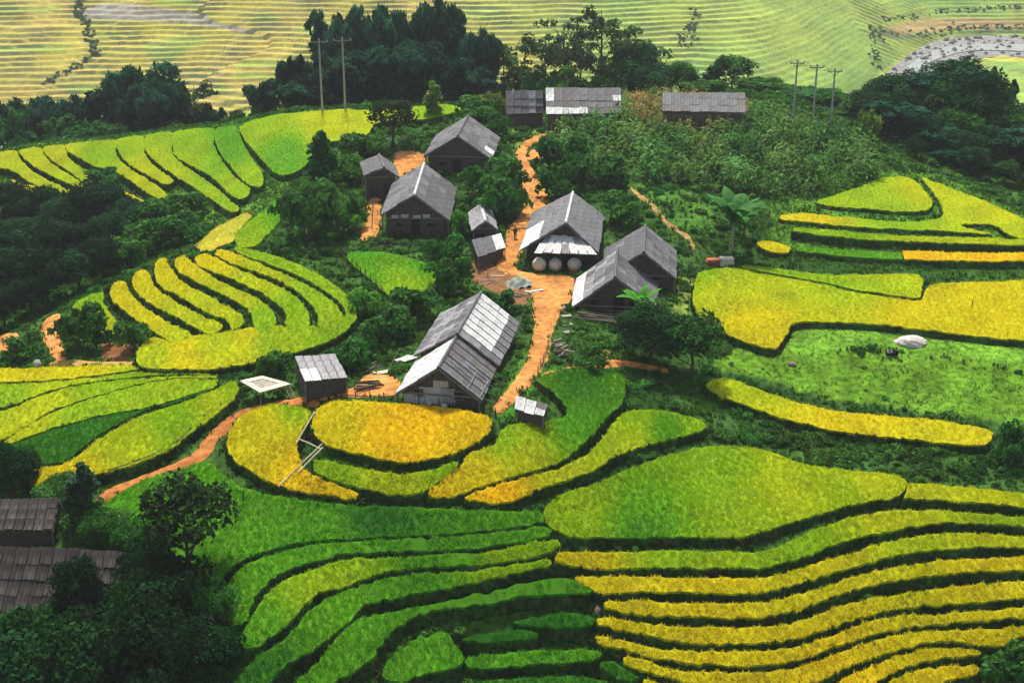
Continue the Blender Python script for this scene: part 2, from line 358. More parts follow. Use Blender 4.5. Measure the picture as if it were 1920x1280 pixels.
band('third golden rice step, its left tip just above a pale rock', GOLD, "1134,1127 1173,1126 1280,1131 1380,1131 1430,1130 1480,1121 1547,1101 1613,1079 1697,1061 1780,1051 1920,1044", "1136,1135 1173,1145 1280,1153 1397,1155 1447,1151 1497,1140 1563,1115 1630,1096 1697,1083 1780,1073 1920,1066")
band('fourth golden rice step, its left tip just below a pale rock', GOLD, "1121,1160 1157,1161 1207,1169 1280,1176 1363,1177 1447,1176 1497,1166 1563,1142 1630,1124 1697,1114 1780,1102 1920,1089", "1120,1168 1173,1180 1223,1190 1280,1200 1380,1203 1447,1201 1497,1193 1563,1171 1630,1150 1697,1136 1780,1130 1920,1118")
band('fifth golden rice step below the pointed field', GOLD, "1118,1194 1157,1199 1207,1212 1280,1221 1380,1222 1447,1219 1497,1212 1563,1191 1630,1166 1697,1154 1780,1151 1920,1139", "1118,1203 1173,1216 1223,1230 1280,1239 1363,1245 1430,1245 1497,1233 1563,1211 1630,1188 1697,1173 1780,1165 1920,1155")
band('sixth golden rice step, dipping above a green bush at its right', GOLD, "1170,1232 1207,1237 1240,1251 1280,1259 1363,1262 1430,1261 1497,1251 1563,1231 1630,1204 1697,1189 1780,1182 1847,1182 1920,1174", "1171,1241 1207,1254 1280,1272 1340,1281 1397,1284 1480,1283 1530,1275 1580,1251 1647,1225 1713,1208 1780,1198 1830,1205 1873,1208 1897,1200 1920,1190")
loop('seventh golden rice step ending at a green bush', GOLD, "1560,1292 1573,1280 1613,1259 1680,1232 1747,1217 1807,1215 1840,1221 1813,1227 1747,1233 1697,1247 1647,1272 1620,1292")
loop('lowest golden rice step, short, left of a green bush', GOLD, "1660,1284 1713,1259 1780,1249 1820,1246 1836,1254 1813,1264 1763,1277 1720,1292 1665,1292")
loop('small golden rice corner right of a green bush', GOLD, "1907,1215 1940,1208 1990,1205 1990,1222 1925,1224")
loop('golden rice sliver at the foot of the golden steps', GOLD, "1208,1273 1250,1282 1330,1294 1300,1300 1220,1292")
# lower left green terraces
loop('large deep green rice field beside the dark round tree', [(300, 930, GRN), (400, 900, GRN), (600, 980, GRN), (900, 970, GRN), (700, 950, DGRN), (450, 1000, GRN)],
     "170,965 195,945 260,905 330,882 385,867 410,882 440,905 490,926 560,937 640,947 720,950 800,952 880,957 960,960 1010,960 1020,974 1000,981 907,991 807,1001 640,1007 583,1012 533,1021 483,1036 440,1056 415,1078 390,1085 360,1070 300,1050 230,1010 180,990", .95)
loop('first green rice step, bending down at its left end', GRN, "420,1120 437,1083 467,1058 517,1039 583,1023 640,1017 807,1009 940,997 1020,989 1029,1001 973,1013 873,1026 740,1031 640,1037 617,1044 567,1054 517,1076 483,1107 467,1137 460,1162 433,1169 422,1147", .95)
loop('second green rice step, longer, with a pointed lower left tip', [(600, 1080, LIME), (850, 1045, GRN), (480, 1190, GRN), (950, 1030, LIME)], "452,1200 466,1170 482,1141 502,1114 535,1088 583,1070 640,1052 773,1043 907,1037 990,1020 1045,1012 1051,1021 1007,1038 940,1051 840,1058 740,1066 673,1086 640,1101 600,1107 567,1136 540,1166 500,1196 480,1212 458,1212", .95)
loop('third green rice step with a yellower right end', [(990, 1055, LIME), (750, 1095, GRN), (500, 1240, DGRN), (600, 1180, GRN)], "465,1250 483,1232 520,1208 550,1182 580,1146 617,1122 640,1112 690,1096 757,1080 873,1071 957,1061 1030,1048 1038,1055 990,1066 923,1081 840,1098 773,1111 707,1126 677,1136 653,1163 640,1173 600,1206 567,1226 533,1246 510,1270 480,1292 440,1292 450,1268", .95)
loop('fourth green rice step reaching the frame bottom', [(1000, 1100, GRN), (750, 1140, GRN), (600, 1240, GRN)], "545,1294 565,1272 600,1240 640,1188 673,1162 723,1150 807,1135 890,1118 973,1097 1040,1085 1075,1087 1100,1101 1111,1110 1040,1110 973,1115 907,1130 807,1143 757,1163 733,1180 707,1213 690,1236 660,1255 625,1275 600,1294", .95)
loop('mound of green rice ringed by dark bushes', GRN, "720,1266 730,1238 757,1215 790,1195 833,1185 843,1197 857,1215 868,1238 838,1252 790,1262 750,1276", .95)
loop('short green rice step left of the golden steps', DGRN, "967,1165 1007,1157 1057,1150 1112,1157 1112,1168 1057,1173 1000,1170", .95)
loop('thin dark green rice sliver in the shaded gully', DGRN, "867,1198 923,1188 973,1182 1012,1190 957,1197 907,1202", .95)
loop('green rice step across the shaded gully', GRN, "881,1232 973,1223 1040,1220 1107,1221 1129,1229 1100,1236 1040,1239 973,1245 923,1250 881,1246", .95)
loop('lowest green rice strip in the gully', DGRN, "880,1290 900,1279 973,1272 1073,1268 1122,1275 1150,1292 1000,1298", .95)
loop('small green rice wedge beside the golden steps', DGRN, "1128,1243 1157,1245 1198,1271 1173,1271 1140,1258", .95)
# fields round the big house
loop('golden oval rice field in front of the big house', [(650, 780, GOLD), (760, 840, ORAN), (860, 800, ORAN), (700, 800, ORAN), (620, 830, GOLD)], "588,800 591,776 606,760 640,752 700,754 770,759 850,767 905,777 921,791 914,808 885,832 840,851 780,861 730,861 680,851 630,837 600,823")
loop('orange gold rice field left of the oval one, green at its top', [(500, 790, GOLD), (540, 762, LIME), (480, 850, GOLD), (580, 890, ORAN), (640, 922, ORAN)], "428,825 440,795 460,777 490,764 530,759 572,767 580,777 568,800 556,830 560,860 568,878 590,893 640,912 672,926 665,934 600,925 530,910 470,880 435,855")
loop('yellow green rice crescent under the golden oval field', [(620, 870, LIME), (740, 910, YGRN), (850, 870, LIME)], "588,872 600,862 640,872 700,884 760,890 820,879 856,864 858,872 830,894 795,920 740,924 690,915 640,901 597,887")
loop('rice field rising from gold to green beside the little white roofed hut', [(820, 920, ORAN), (900, 890, GOLD), (980, 850, YGRN), (1080, 790, GRN), (1080, 720, DGRN), (950, 820, LIME)], "802,926 836,896 868,868 880,850 925,836 938,812 962,796 1030,790 1066,774 1040,735 1010,712 1060,692 1110,690 1160,700 1170,730 1163,757 1138,779 1113,809 1070,850 1022,874 940,896 866,922 830,931")
loop('curved golden rice strip right of a thin dark bund', [(930, 930, ORAN), (1050, 885, YGRN), (1180, 820, YGRN), (1250, 800, GRN), (1200, 775, LIME), (1310, 795, LIME)], "872,932 945,907 1030,884 1088,861 1128,826 1152,792 1177,772 1220,769 1270,776 1315,789 1323,799 1300,810 1230,828 1160,850 1107,882 1023,909 973,931 945,939 905,939")
loop('round green rice plot behind a fence in the middle of the hamlet', [(690, 480, GRN), (760, 530, LIME), (780, 490, GRN)], "652,476 690,471 750,479 800,496 821,520 810,540 770,557 745,559 720,545 692,520 662,495", .5)
# left spur: concentric steps
SP_C = [(430, 490, GOLD), (340, 510, GOLD), (250, 540, GOLD), (220, 560, GOLD), (570, 560, LIME), (470, 520, YGRN), (400, 570, YGRN), (340, 600, YGRN), (500, 600, LIME)]
loop('outermost thin rice step of the left spur', LIME, "443,463 490,473 550,493 610,523 650,556 668,590 655,590 635,563 600,537 550,511 483,486 445,471")
loop('second wide rice step of the left spur', SP_C, "408,468 440,476 500,501 560,527 605,553 632,577 640,598 620,622 598,612 598,590 580,564 550,540 500,515 440,494 404,476")
loop('third rice step of the left spur', SP_C, "366,484 380,476 398,481 450,507 510,532 555,559 577,588 576,610 545,622 536,607 538,590 530,577 500,552 430,519 370,496")
loop('fourth rice step of the left spur', SP_C, "330,485 345,480 358,492 400,521 440,541 490,566 513,588 514,610 490,624 477,612 476,598 465,578 420,551 365,525 332,503")
loop('fifth rice step of the left spur', SP_C, "293,492 308,484 320,505 345,531 400,561 450,590 456,605 436,620 430,602 390,585 340,555 300,533 291,512")
loop('sixth rice step of the left spur', SP_C, "250,520 262,507 277,510 290,539 325,564 380,594 416,610 395,626 372,614 320,588 275,563 251,537")
loop('seventh rice step of the left spur', SP_C, "208,545 217,529 236,530 240,545 262,570 310,602 358,628 330,642 285,618 250,593 213,562")
loop('lowest small rice step of the left spur', [(180, 560, LIME), (210, 610, YGRN)], "137,573 165,555 192,549 192,567 210,592 240,622 236,626 190,622 175,600 152,580", .9)
loop('sloping rice apron where the spur steps run together', [(290, 670, YGRN), (400, 650, YGRN), (340, 650, GOLD), (500, 640, LIME), (600, 625, LIME), (640, 600, LIME), (470, 620, GOLD)],
     "262,653 285,633 330,643 358,631 395,627 436,621 470,615 490,624 514,612 532,611 546,622 576,612 594,613 618,622 645,600 652,580 668,594 640,625 590,648 520,668 450,683 405,690 330,690 262,684")
# left lower fields
band('yellow rice strip under the bare orange bank', [(100, 695, GOLD), (300, 690, YGRN)], "0,692 100,688 200,685 262,687 330,693 404,694", "0,716 100,710 167,704 267,692 330,697 400,697", .35)
band('lime rice strip with a soft lower edge, second from the orange bank', [(100, 720, YGRN), (10, 745, LIME), (300, 697, LIME)], "0,722 100,715 170,709 270,697 340,700 400,700", "0,764 67,740 133,721 200,711 300,702 400,702", .35)
band('wide lime rice strip, third from the orange bank', [(60, 780, YGRN), (200, 720, LIME), (10, 810, YGRN)], "0,772 67,746 133,726 230,712 350,705 405,704", "0,824 83,776 167,745 300,710 405,708", .35)
band('lime rice strip above the dark green wedge', [(150, 770, LIME), (300, 720, LIME), (60, 815, YGRN)], "10,826 83,782 167,750 300,714 408,711", "14,832 60,815 120,795 200,775 267,764 333,746 406,724", .35)
loop('dark green rice wedge on the left', DGRN, "10,842 60,820 120,800 200,780 270,769 330,751 402,728 400,726 333,752 265,771 183,815 140,848 110,866 50,869 22,858", .35)
loop('bright yellow rice field along the wooden rail', [(100, 890, GOLD), (240, 820, YGRN), (400, 740, YGRN), (330, 800, LIME), (430, 725, LIME)], "48,882 110,873 150,853 190,821 270,779 335,758 400,732 438,716 446,726 438,745 398,780 343,820 318,842 258,866 198,883 130,902 80,909 52,902", .9)
# left hill below the crest
HC = [(60, 300, YGRN), (120, 300, YGRN), (180, 280, LIME), (260, 350, YGRN), (350, 260, LIME), (430, 260, GRN), (300, 350, YGRN), (470, 350, LIME), (420, 370, LIME)]
loop('rice step at the far left end of the crest', HC, "-60,296 -20,288 30,283 34,294 62,322 110,348 133,360 100,357 60,343 20,318 -40,312", .9)
loop('rice step second along the crest', HC, "37,282 75,277 82,291 105,313 150,341 158,354 128,343 73,316 46,296", .9)
loop('rice step third along the crest', HC, "82,276 120,273 125,293 150,314 182,335 163,343 129,320 94,296", .9)
loop('long rice step running down from the crest between bushes', HC, "123,271 215,263 215,284 235,311 290,346 320,372 345,395 338,404 308,384 268,354 223,324 174,309 148,294 126,281", .9)
loop('rice step fifth along the crest', HC, "220,262 268,256 270,286 285,308 325,339 308,344 293,336 243,307 222,281", .9)
loop('longest rice step reaching down into the gully', HC, "275,255 322,249 322,286 345,311 390,341 430,376 448,391 434,396 398,373 358,346 333,331 291,301 274,281", .9)
loop('rice step seventh along the crest', HC, "328,248 398,241 399,266 411,294 438,330 468,355 454,373 428,360 398,331 333,295 326,275", .9)
loop('rice step eighth along the crest', HC, "405,241 443,237 449,256 463,284 488,320 493,344 479,350 453,333 418,292 404,262", .9)
loop('wide bright rice field sweeping over the crest under two utility poles', [(500, 230, LIME), (540, 290, GRN), (600, 230, YGRN), (700, 215, YGRN), (800, 205, LIME)], "450,238 480,224 530,214 600,208 650,205 700,207 760,202 838,196 862,206 800,222 740,226 700,232 690,250 640,262 592,272 580,300 558,320 530,328 507,315 472,276 455,255", .8)
loop('small yellow rice patch among the gully bushes', GOLD, "217,356 258,371 290,400 272,407 236,384")
loop('tiny yellow rice patch at the left of the gully', GOLD, "22,337 50,347 92,352 84,363 30,352")
loop('bright green planted slope joining the crest terraces to the spur', [(470, 420, LIME), (520, 390, GRN), (450, 450, LIME)], '443,440 462,420 486,402 506,384 524,368 537,384 526,410 500,440 478,460 450,462', .4)
loop('pale straw coloured patch at the neck of the spur', PALE, '372,462 398,434 430,415 462,400 470,406 448,430 436,452 410,462 392,472', .4)
# right fields
loop('kidney shaped rice field at the top of the right terraces', [(1600, 370, LIME), (1700, 345, YGRN), (1680, 385, LIME)], "1533,377 1580,362 1625,346 1650,335 1697,331 1722,346 1746,375 1740,393 1697,396 1613,390 1550,385", .45)
loop('long rice strip curling round the kidney field', [(1500, 408, GOLD), (1700, 420, LIME), (1800, 380, YGRN), (1880, 410, YGRN), (1760, 360, YGRN)], "1462,406 1500,400 1600,409 1700,416 1762,409 1768,388 1751,360 1730,333 1752,341 1813,364 1863,385 1925,412 1990,440 1990,450 1920,446 1884,436 1872,424 1830,418 1800,424 1860,438 1800,434 1700,430 1600,424 1500,414 1465,411", .45)
band('narrow lime rice strip below the curled one', [(1550, 440, LIME), (1850, 450, YGRN)], "1489,427 1560,432 1647,440 1760,445 1847,446 1920,450", "1487,433 1560,442 1647,449 1780,455 1920,458")
band('thin green rice strip left of an orange one', GRN, "1494,464 1560,467 1620,471 1690,475", "1496,470 1560,477 1620,482 1692,485", .6)
band('orange gold rice strip at the right edge of the hillside', ORAN, "1694,471 1750,472 1850,474 1920,474", "1696,484 1750,487 1850,489 1920,489", .8)
loop('small yellow rice patch above the brick trough', GOLD, "1421,455 1452,454 1482,464 1478,472 1440,470", .6)
loop('lime rice field behind a dotted bund on the right', [(1500, 515, LIME), (1680, 535, YGRN)], "1385,499 1430,500 1480,507 1563,516 1647,515 1722,516 1727,545 1724,557 1708,557 1597,541 1540,527 1430,508", .6)
loop('largest yellow green rice field right of the hamlet', [(1350, 540, YGRN), (1400, 620, GOLD), (1550, 570, YGRN), (1800, 570, GOLD), (1880, 600, GOLD), (1330, 510, LIME)],
     "1312,512 1345,504 1385,504 1430,514 1540,533 1597,547 1708,563 1730,561 1736,545 1748,535 1800,530 1920,527 1990,526 1990,642 1920,636 1850,631 1750,619 1650,607 1560,602 1490,604 1477,620 1464,640 1452,651 1420,646 1370,628 1322,600 1302,570 1303,540", .7)
loop('long curved yellow rice strip between dark grass banks', [(1400, 725, YGRN), (1600, 790, GOLD), (1820, 815, GOLD)], "1326,722 1346,710 1380,714 1450,740 1550,767 1650,779 1750,787 1848,804 1858,815 1852,829 1820,833 1700,821 1600,811 1500,791 1420,766 1352,741")

def idw(cols, PP):
    if not isinstance(cols, list): return np.tile(np.array(cols), (len(PP), 1))
    A = np.array([[a, b] for a, b, _ in cols], float); C = np.array([c for _, _, c in cols])
    d = ((PP[:, None] - A[None]) ** 2).sum(-1) + 200.; w = 1 / d ** 1.5; w /= w.sum(1, keepdims=True); return w @ C
def resample(L, step):
    L = np.asarray(L); Q = np.vstack([L, L[:1]]); d = np.r_[0, np.cumsum(np.hypot(*np.diff(Q[:, :2], axis=0).T))]
    n = max(12, int(d[-1] / step)); s = np.linspace(0, d[-1], n, endpoint=False)
    return np.stack([np.interp(s, d, Q[:, k]) for k in range(2)], 1)
def triangulate(poly, step, rng):
    lo, hi = poly.min(0), poly.max(0); h = step * .87
    gx, gy = np.meshgrid(np.arange(lo[0], hi[0], step), np.arange(lo[1], hi[1], h)); gx = gx + (np.arange(gx.shape[0]) % 2)[:, None] * step / 2
    pts = np.stack([gx.ravel(), gy.ravel()], 1) + rng.normal(0, step * .12, (gx.size, 2)); pts = pts[inside(poly, pts)]
    if len(pts):
        d = np.full(len(pts), 1e9)
        for i in range(0, len(pts), 2000): d[i:i + 2000] = np.sqrt(((pts[i:i + 2000, None] - poly[None]) ** 2).sum(-1).min(1))
        pts = pts[d > step * .55]
    n = len(poly); allp = [Vector(p) for p in poly] + [Vector(p) for p in pts]
    ov, oe, of, *_ = geometry.delaunay_2d_cdt(allp, [(i, (i + 1) % n) for i in range(n)], [], 1, 1e-5)
    V = np.array([tuple(v) for v in ov]); F = np.array([f if len(f) == 3 else f[:3] for f in of], int)
    return V, F, n
def area(poly): x, y = poly.T; return .5 * np.sum(x * np.roll(y, -1) - y * np.roll(x, -1))

FIELD_POLY = []; OCC_B = []; OCC = []          # world outlines that keep scrub away
FIELD_OBS = []; BANKS = []
def px_of(V):
    x, y, z = V[:, 0], V[:, 1], V[:, 2] - CAM_Z; d = y * CP - z * SP; up = y * SP + z * CP
    return np.stack([960 + FPX * x / d, 640 - FPX * up / d], 1)
def make_field(label, cols, PP, r):
    rng = np.random.default_rng(len(label) * 7 + len(PP))
    W = hit(PP, r); poly = resample(W, .42)
    if area(poly) < 0: poly = poly[::-1]
    # ragged plant edge
    nrm = np.roll(poly, -1, 0) - np.roll(poly, 1, 0); nrm = np.stack([nrm[:, 1], -nrm[:, 0]], 1); nrm /= np.linalg.norm(nrm, axis=1, keepdims=True) + 1e-9
    poly = poly + nrm * ((rng.normal(0, .035, len(poly)) + .07 * wnoise(poly[:, 0], poly[:, 1], 1.5, 47) + .06)[:, None])
    V2, F, n = triangulate(poly, .85, rng)
    z = ground(V2[:, 0], V2[:, 1]) + r + .05 * wnoise(V2[:, 0], V2[:, 1], 3.1, 31) + rng.normal(0, .03, len(V2))
    V = np.c_[V2, z]; nb = len(V)
    # the CDT keeps the outline first; close it with a plant wall
    d = np.abs(V2[:n] - poly).max()
    ring = np.arange(n); Vs = [V]; Fs = [F]; base = ring
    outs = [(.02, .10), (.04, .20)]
    colr = idw(cols, px_of(V)); colr = colr * (1 + .09 * wnoise(V[:, 0], V[:, 1], 7, 41))[:, None]
    t = wnoise(V[:, 0], V[:, 1], 14, 43)[:, None] * .32
    colr = np.clip(colr * (1 + t * np.array([.30, .02, 0])), 0.003, 1)
    cols_all = [colr, colr[:n]]; Vs.append(V[:n].copy()); prev = nb + ring; off = nb + n
    for o, dz in outs:
        q = np.c_[poly + nrm * (o + rng.normal(0, .02, (n, 1))), V[:n, 2] - dz + rng.normal(0, .03, n)]
        Vs.append(q); cur = off + ring; off += n
        A = np.stack([prev, cur, np.roll(cur, -1)], 1); B = np.stack([prev, np.roll(cur, -1), np.roll(prev, -1)], 1); Fs += [A, B]; prev = cur
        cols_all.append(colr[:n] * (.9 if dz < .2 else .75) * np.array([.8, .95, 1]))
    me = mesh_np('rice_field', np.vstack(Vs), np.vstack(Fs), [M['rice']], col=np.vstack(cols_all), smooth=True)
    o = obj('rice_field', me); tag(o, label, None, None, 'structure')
    # grass bank below the plants
    top = np.c_[poly + nrm * .03, V[:n, 2] - .16]; k1 = poly + nrm * (.16 + rng.normal(0, .05, (n, 1))); k2 = poly + nrm * (.34 + rng.normal(0, .05, (n, 1)))
    B0 = top; B1 = np.c_[k1, V[:n, 2] - r * .62 + rng.normal(0, .05, n)]; B2 = np.c_[k2, ground(k2[:, 0], k2[:, 1]) - .12]
    BV = np.vstack([B0, B1, B2]); BF = []
    for k in range(2):
        a = ring + k * n; b = a + n; BF += [np.stack([a, b, np.roll(b, -1), np.roll(a, -1)], 1)]
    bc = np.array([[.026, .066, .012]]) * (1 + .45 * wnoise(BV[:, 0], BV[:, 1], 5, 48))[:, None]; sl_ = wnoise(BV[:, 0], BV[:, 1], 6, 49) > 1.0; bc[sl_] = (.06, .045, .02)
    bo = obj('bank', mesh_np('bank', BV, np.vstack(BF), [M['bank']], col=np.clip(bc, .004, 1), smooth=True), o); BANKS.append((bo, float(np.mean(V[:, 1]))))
    FIELD_POLY.append(poly + nrm * .35); OCC.append(poly + nrm * .35); FIELD_OBS.append((o, float(np.mean(V[:, 1]))))
    return o
for f in FIELDS: make_field(*f)

# plants standing on the fields
def tuft_mesh(name, n, h, sp, w, seed, matk):
    r = random.Random(seed); V = []; F = []
    for i in range(n):
        a = r.uniform(0, 6.283); d = r.uniform(0, sp * .45); bx, by = d * math.cos(a), d * math.sin(a); a2 = a + r.uniform(-.8, .8); L = h * r.uniform(.7, 1.1); o = sp * r.uniform(.25, .7)
        tx, ty = bx + o * math.cos(a2), by + o * math.sin(a2); px, py = -math.sin(a2) * w / 2, math.cos(a2) * w / 2
        mx, my = bx + o * .35 * math.cos(a2), by + o * .35 * math.sin(a2); b = len(V)
        V += [(bx - px, by - py, -.1), (bx + px, by + py, -.1), (mx + px, my + py, L * .7), (mx - px, my - py, L * .7), (tx, ty, L * r.uniform(.75, 1.0))]
        F += [[b, b + 1, b + 2, b + 3], [b + 3, b + 2, b + 4]]
    me = mesh_np(name, V, F, [M[matk]]); return bpy.data.objects.new(name, me)
TUFT = tuft_mesh('rice_tuft', 6, .15, .22, .045, 5, 'tuft')
def scatter_group(proto, density, flat=True, smin=.65, smax=1.3):
    g = bpy.data.node_groups.new("plants", 'GeometryNodeTree'); g.interface.new_socket("Geometry", in_out='INPUT', socket_type='NodeSocketGeometry'); g.interface.new_socket("Geometry", in_out='OUTPUT', socket_type='NodeSocketGeometry')
    N = g.nodes; L = g.links; i = N.new('NodeGroupInput'); o = N.new('NodeGroupOutput'); j = N.new('GeometryNodeJoinGeometry')
    oi = N.new('GeometryNodeObjectInfo'); oi.inputs['Object'].default_value = proto; ip = N.new('GeometryNodeInstanceOnPoints'); L.new(oi.outputs['Geometry'], ip.inputs['Instance'])
    if density:
        ds = N.new('GeometryNodeDistributePointsOnFaces'); ds.inputs['Density'].default_value = density; nn = N.new('GeometryNodeInputNormal'); sx = N.new('ShaderNodeSeparateXYZ'); cm = N.new('FunctionNodeCompare'); cm.inputs[1].default_value = .8; L.new(nn.outputs[0], sx.inputs[0]); L.new(sx.outputs[2], cm.inputs[0]); (L.new(cm.outputs[0], ds.inputs['Selection']) if flat else None); L.new(i.outputs[0], ds.inputs[0]); L.new(ds.outputs[0], ip.inputs[0])
    else: L.new(i.outputs[0], ip.inputs[0])
    rv = N.new('FunctionNodeRandomValue'); rv.data_type = 'FLOAT_VECTOR'; rv.inputs[0].default_value = (-.22, -.22, 0); rv.inputs[1].default_value = (.22, .22, 6.283); L.new(rv.outputs[0], ip.inputs['Rotation'])
    if density:
        rs = N.new('FunctionNodeRandomValue'); rs.data_type = 'FLOAT'; rs.inputs[2].default_value = smin; rs.inputs[3].default_value = smax; L.new(rs.outputs[1], ip.inputs['Scale'])
        L.new(i.outputs[0], j.inputs[0]); L.new(ip.outputs[0], j.inputs[0]); L.new(j.outputs[0], o.inputs[0])
    else:
        na = N.new('GeometryNodeInputNamedAttribute'); na.data_type = 'FLOAT'; na.inputs[0].default_value = 'sc'; L.new(na.outputs[0], ip.inputs['Scale']); L.new(ip.outputs[0], o.inputs[0])
    return g
G_NEAR = scatter_group(TUFT, 26); G_MID = scatter_group(TUFT, 15); G_FAR = scatter_group(TUFT, 12, True, .5, 1.0)
for k, (o, y) in enumerate(FIELD_OBS):
    m = o.modifiers.new('plants', 'NODES'); m.node_group = G_NEAR if y < 112 else G_MID if y < 160 else G_FAR
P_GRASS = tuft_mesh('grass_tuft', 11, .38, .5, .06, 9, 'scrub')
GB_NEAR = scatter_group(P_GRASS, 4.5, False, .5, 1.15); GB_FAR = scatter_group(P_GRASS, 2.0, False, .5, 1.0)
for k, (o, y) in enumerate(BANKS): m = o.modifiers.new('plants', 'NODES'); m.node_group = GB_NEAR if y < 125 else GB_FAR
def points_object(name, pts, sc, col, proto, kind='stuff', label=None):
    me = bpy.data.meshes.new(name); me.vertices.add(len(pts)); me.vertices.foreach_set("co", np.asarray(pts, np.float32).ravel())
    a = me.attributes.new('sc', 'FLOAT', 'POINT'); a.data.foreach_set("value", np.asarray(sc, np.float32))
    a = me.attributes.new('Col', 'FLOAT_COLOR', 'POINT'); c = np.ones((len(pts), 4), np.float32); c[:, :3] = col; a.data.foreach_set("color", c.ravel())
    o = obj(name, me); m = o.modifiers.new('plants', 'NODES'); m.node_group = scatter_group(proto, 0); tag(o, label, None, None, kind); return o

# ---------------------------------------------------------------- dirt paths and yards (sheets lying 6 cm proud of the slope)
def sheet(name, PP, m, label=None, off=.14, step=.6, smooth=True, occ=True, closed=True):
    W = hit(catmull(P(PP), closed, 6), off); poly = resample(W, .4)
    if area(poly) < 0: poly = poly[::-1]
    poly = poly + np.stack([wnoise(poly[:, 0], poly[:, 1], 2.2, 61), wnoise(poly[:, 0], poly[:, 1], 2.0, 62)], 1) * .10
    nr = np.roll(poly, -1, 0) - np.roll(poly, 1, 0); nr = np.stack([nr[:, 1], -nr[:, 0]], 1); nr /= np.linalg.norm(nr, axis=1, keepdims=True) + 1e-9; poly = poly + nr * (.22 if name == 'dirt_path' and m == M['dirt'] else 0)
    V2, F, n = triangulate(poly, step, RNG); V = np.c_[V2, ground(V2[:, 0], V2[:, 1]) + off]; V[:n, 2] -= off * .8
    o = obj(name, mesh_np(name, V, F, [m], smooth=smooth)); tag(o, label, None, None, 'structure')
    nr = np.roll(poly, -1, 0) - np.roll(poly, 1, 0); nr = np.stack([nr[:, 1], -nr[:, 0]], 1); nr /= np.linalg.norm(nr, axis=1, keepdims=True) + 1e-9
    if occ: OCC.append(poly - nr * .28); OCC_B.append(poly + nr * .55)
    return o
sheet('dirt_path', "1034,250 1010,262 990,275 984,292 992,310 1010,335 1024,360 1026,385 1010,402 992,420 985,445 975,470 965,500 1000,512 1060,515 1075,535 1066,560 1050,580 1040,600 1030,630 1024,665 1008,695 985,722 962,745 940,768 928,764 950,735 972,708 988,680 998,650 1006,615 1003,580 1000,545 990,525 940,515 930,500 945,480 952,450 955,425 975,405 988,380 984,350 975,325 968,300 972,280 985,265 1010,253",
      M['dirt'], 'orange dirt path winding down through the hamlet to the big house')
sheet('dirt_yard', "742,285 790,285 800,300 790,318 770,320 745,335 738,312", M['dirt'], 'bare orange yard beside the rear house')
sheet('dirt_yard', "690,375 712,370 715,405 705,440 680,450 678,430 690,405", M['dirt'], 'bare orange strip left of the white ridged house')
sheet('dirt_path', "1000,280 1022,290 1026,302 1010,300 990,296", M['dirt'], 'short side track off the upper path')
sheet('dirt_path', "180,942 196,918 250,895 320,868 360,848 382,822 410,792 440,772 480,757 545,745 596,740 596,760 540,758 490,768 455,785 430,805 405,830 388,856 340,880 270,905 210,932", mat('red_soil', (.40, .155, .048), .95, .03, 1.6, .6, 1.3, .7, .08, sc2=(.3, .7, 1.35)), 'orange dirt track running along the wooden rail')
sheet('dirt_path', "1180,347 1192,356 1216,372 1236,392 1252,412 1276,428 1298,446 1304,466 1296,466 1290,450 1270,434 1246,418 1230,397 1210,378 1188,362", mat('worn_soil', (.34, .22, .085), .95, .03, 1.6, .6, 1.3, .7, .08, sc2=(.3, .7, 1.3)), 'thin worn footpath climbing past the maize')
sheet('dirt_path', "1020,700 1060,690 1100,676 1130,658 1142,655 1140,672 1180,676 1250,690 1250,697 1180,684 1120,688 1070,700 1030,712", M['dirt'], 'narrow dirt bank edge below the woodpile')
sheet('bare_bank', "78,605 112,588 114,640 124,672 110,682 96,660 82,635", M['dirt'], 'bare orange bank under the left spur')
sheet('bare_bank', "0,628 30,622 34,640 14,655 -10,655", M['dirt'], 'small bare orange patch at the left')
sheet('bare_bank', "196,640 240,640 250,655 246,668 215,675 190,668", mat('brown_soil', (.20, .085, .03), .95, .1, 1.5, .7, 1.3, .5, .06), 'brown bare soil under the small rice step')
sheet('bare_bank', "130,672 190,676 250,676 252,683 190,684 110,685 96,690 90,680", mat('straw_soil', (.40, .27, .07), .95, .1, 2, .7, 1.3, .5, .06), 'straw littered soil above the yellow strip')
sheet('dirt_yard', "690,700 740,705 750,735 690,742 640,742 600,748 600,738 660,725", M['dirt'], 'trampled soil left of the big house')
sheet('bare_bank', '890,484 940,500 985,518 992,560 965,572 930,548 884,520', mat('yard_soil', (.22, .11, .05), .95, .05, 1.8, .6, 1.35, .7, .08), 'trampled brown soil round the tarpaulin heap')

# ---------------------------------------------------------------- ground: one grid from below the camera to the horizon, cut in three sheets
xs = np.r_[np.linspace(-2600, -420, 10, endpoint=False), np.arange(-420, GX0, 3.2), _gx[(_gx < -76)][::2], _gx[(_gx >= -76) & (_gx <= 80)], _gx[_gx > 80][::2], np.arange(GX0 + GS * (GNX - 1) + 3.2, 420, 3.2), np.linspace(420, 2600, 11)]
ys = np.r_[np.linspace(-700, GY0, 12, endpoint=False), _gy, np.arange(GY0 + GS * (GNY - 1) + 2.5, 460, 3.4), np.arange(460, 800, .62), np.linspace(800, 1100, 40, endpoint=False), np.linspace(1100, 4200, 40)]
ys = np.unique(np.round(ys, 4)); xs = np.unique(np.round(xs, 4))
GXX, GYY = np.meshgrid(xs, ys, indexing='ij')
GZ = ground(GXX, GYY)
Vg = np.stack([GXX.ravel(), GYY.ravel(), GZ.ravel()], 1)
ny = len(ys)
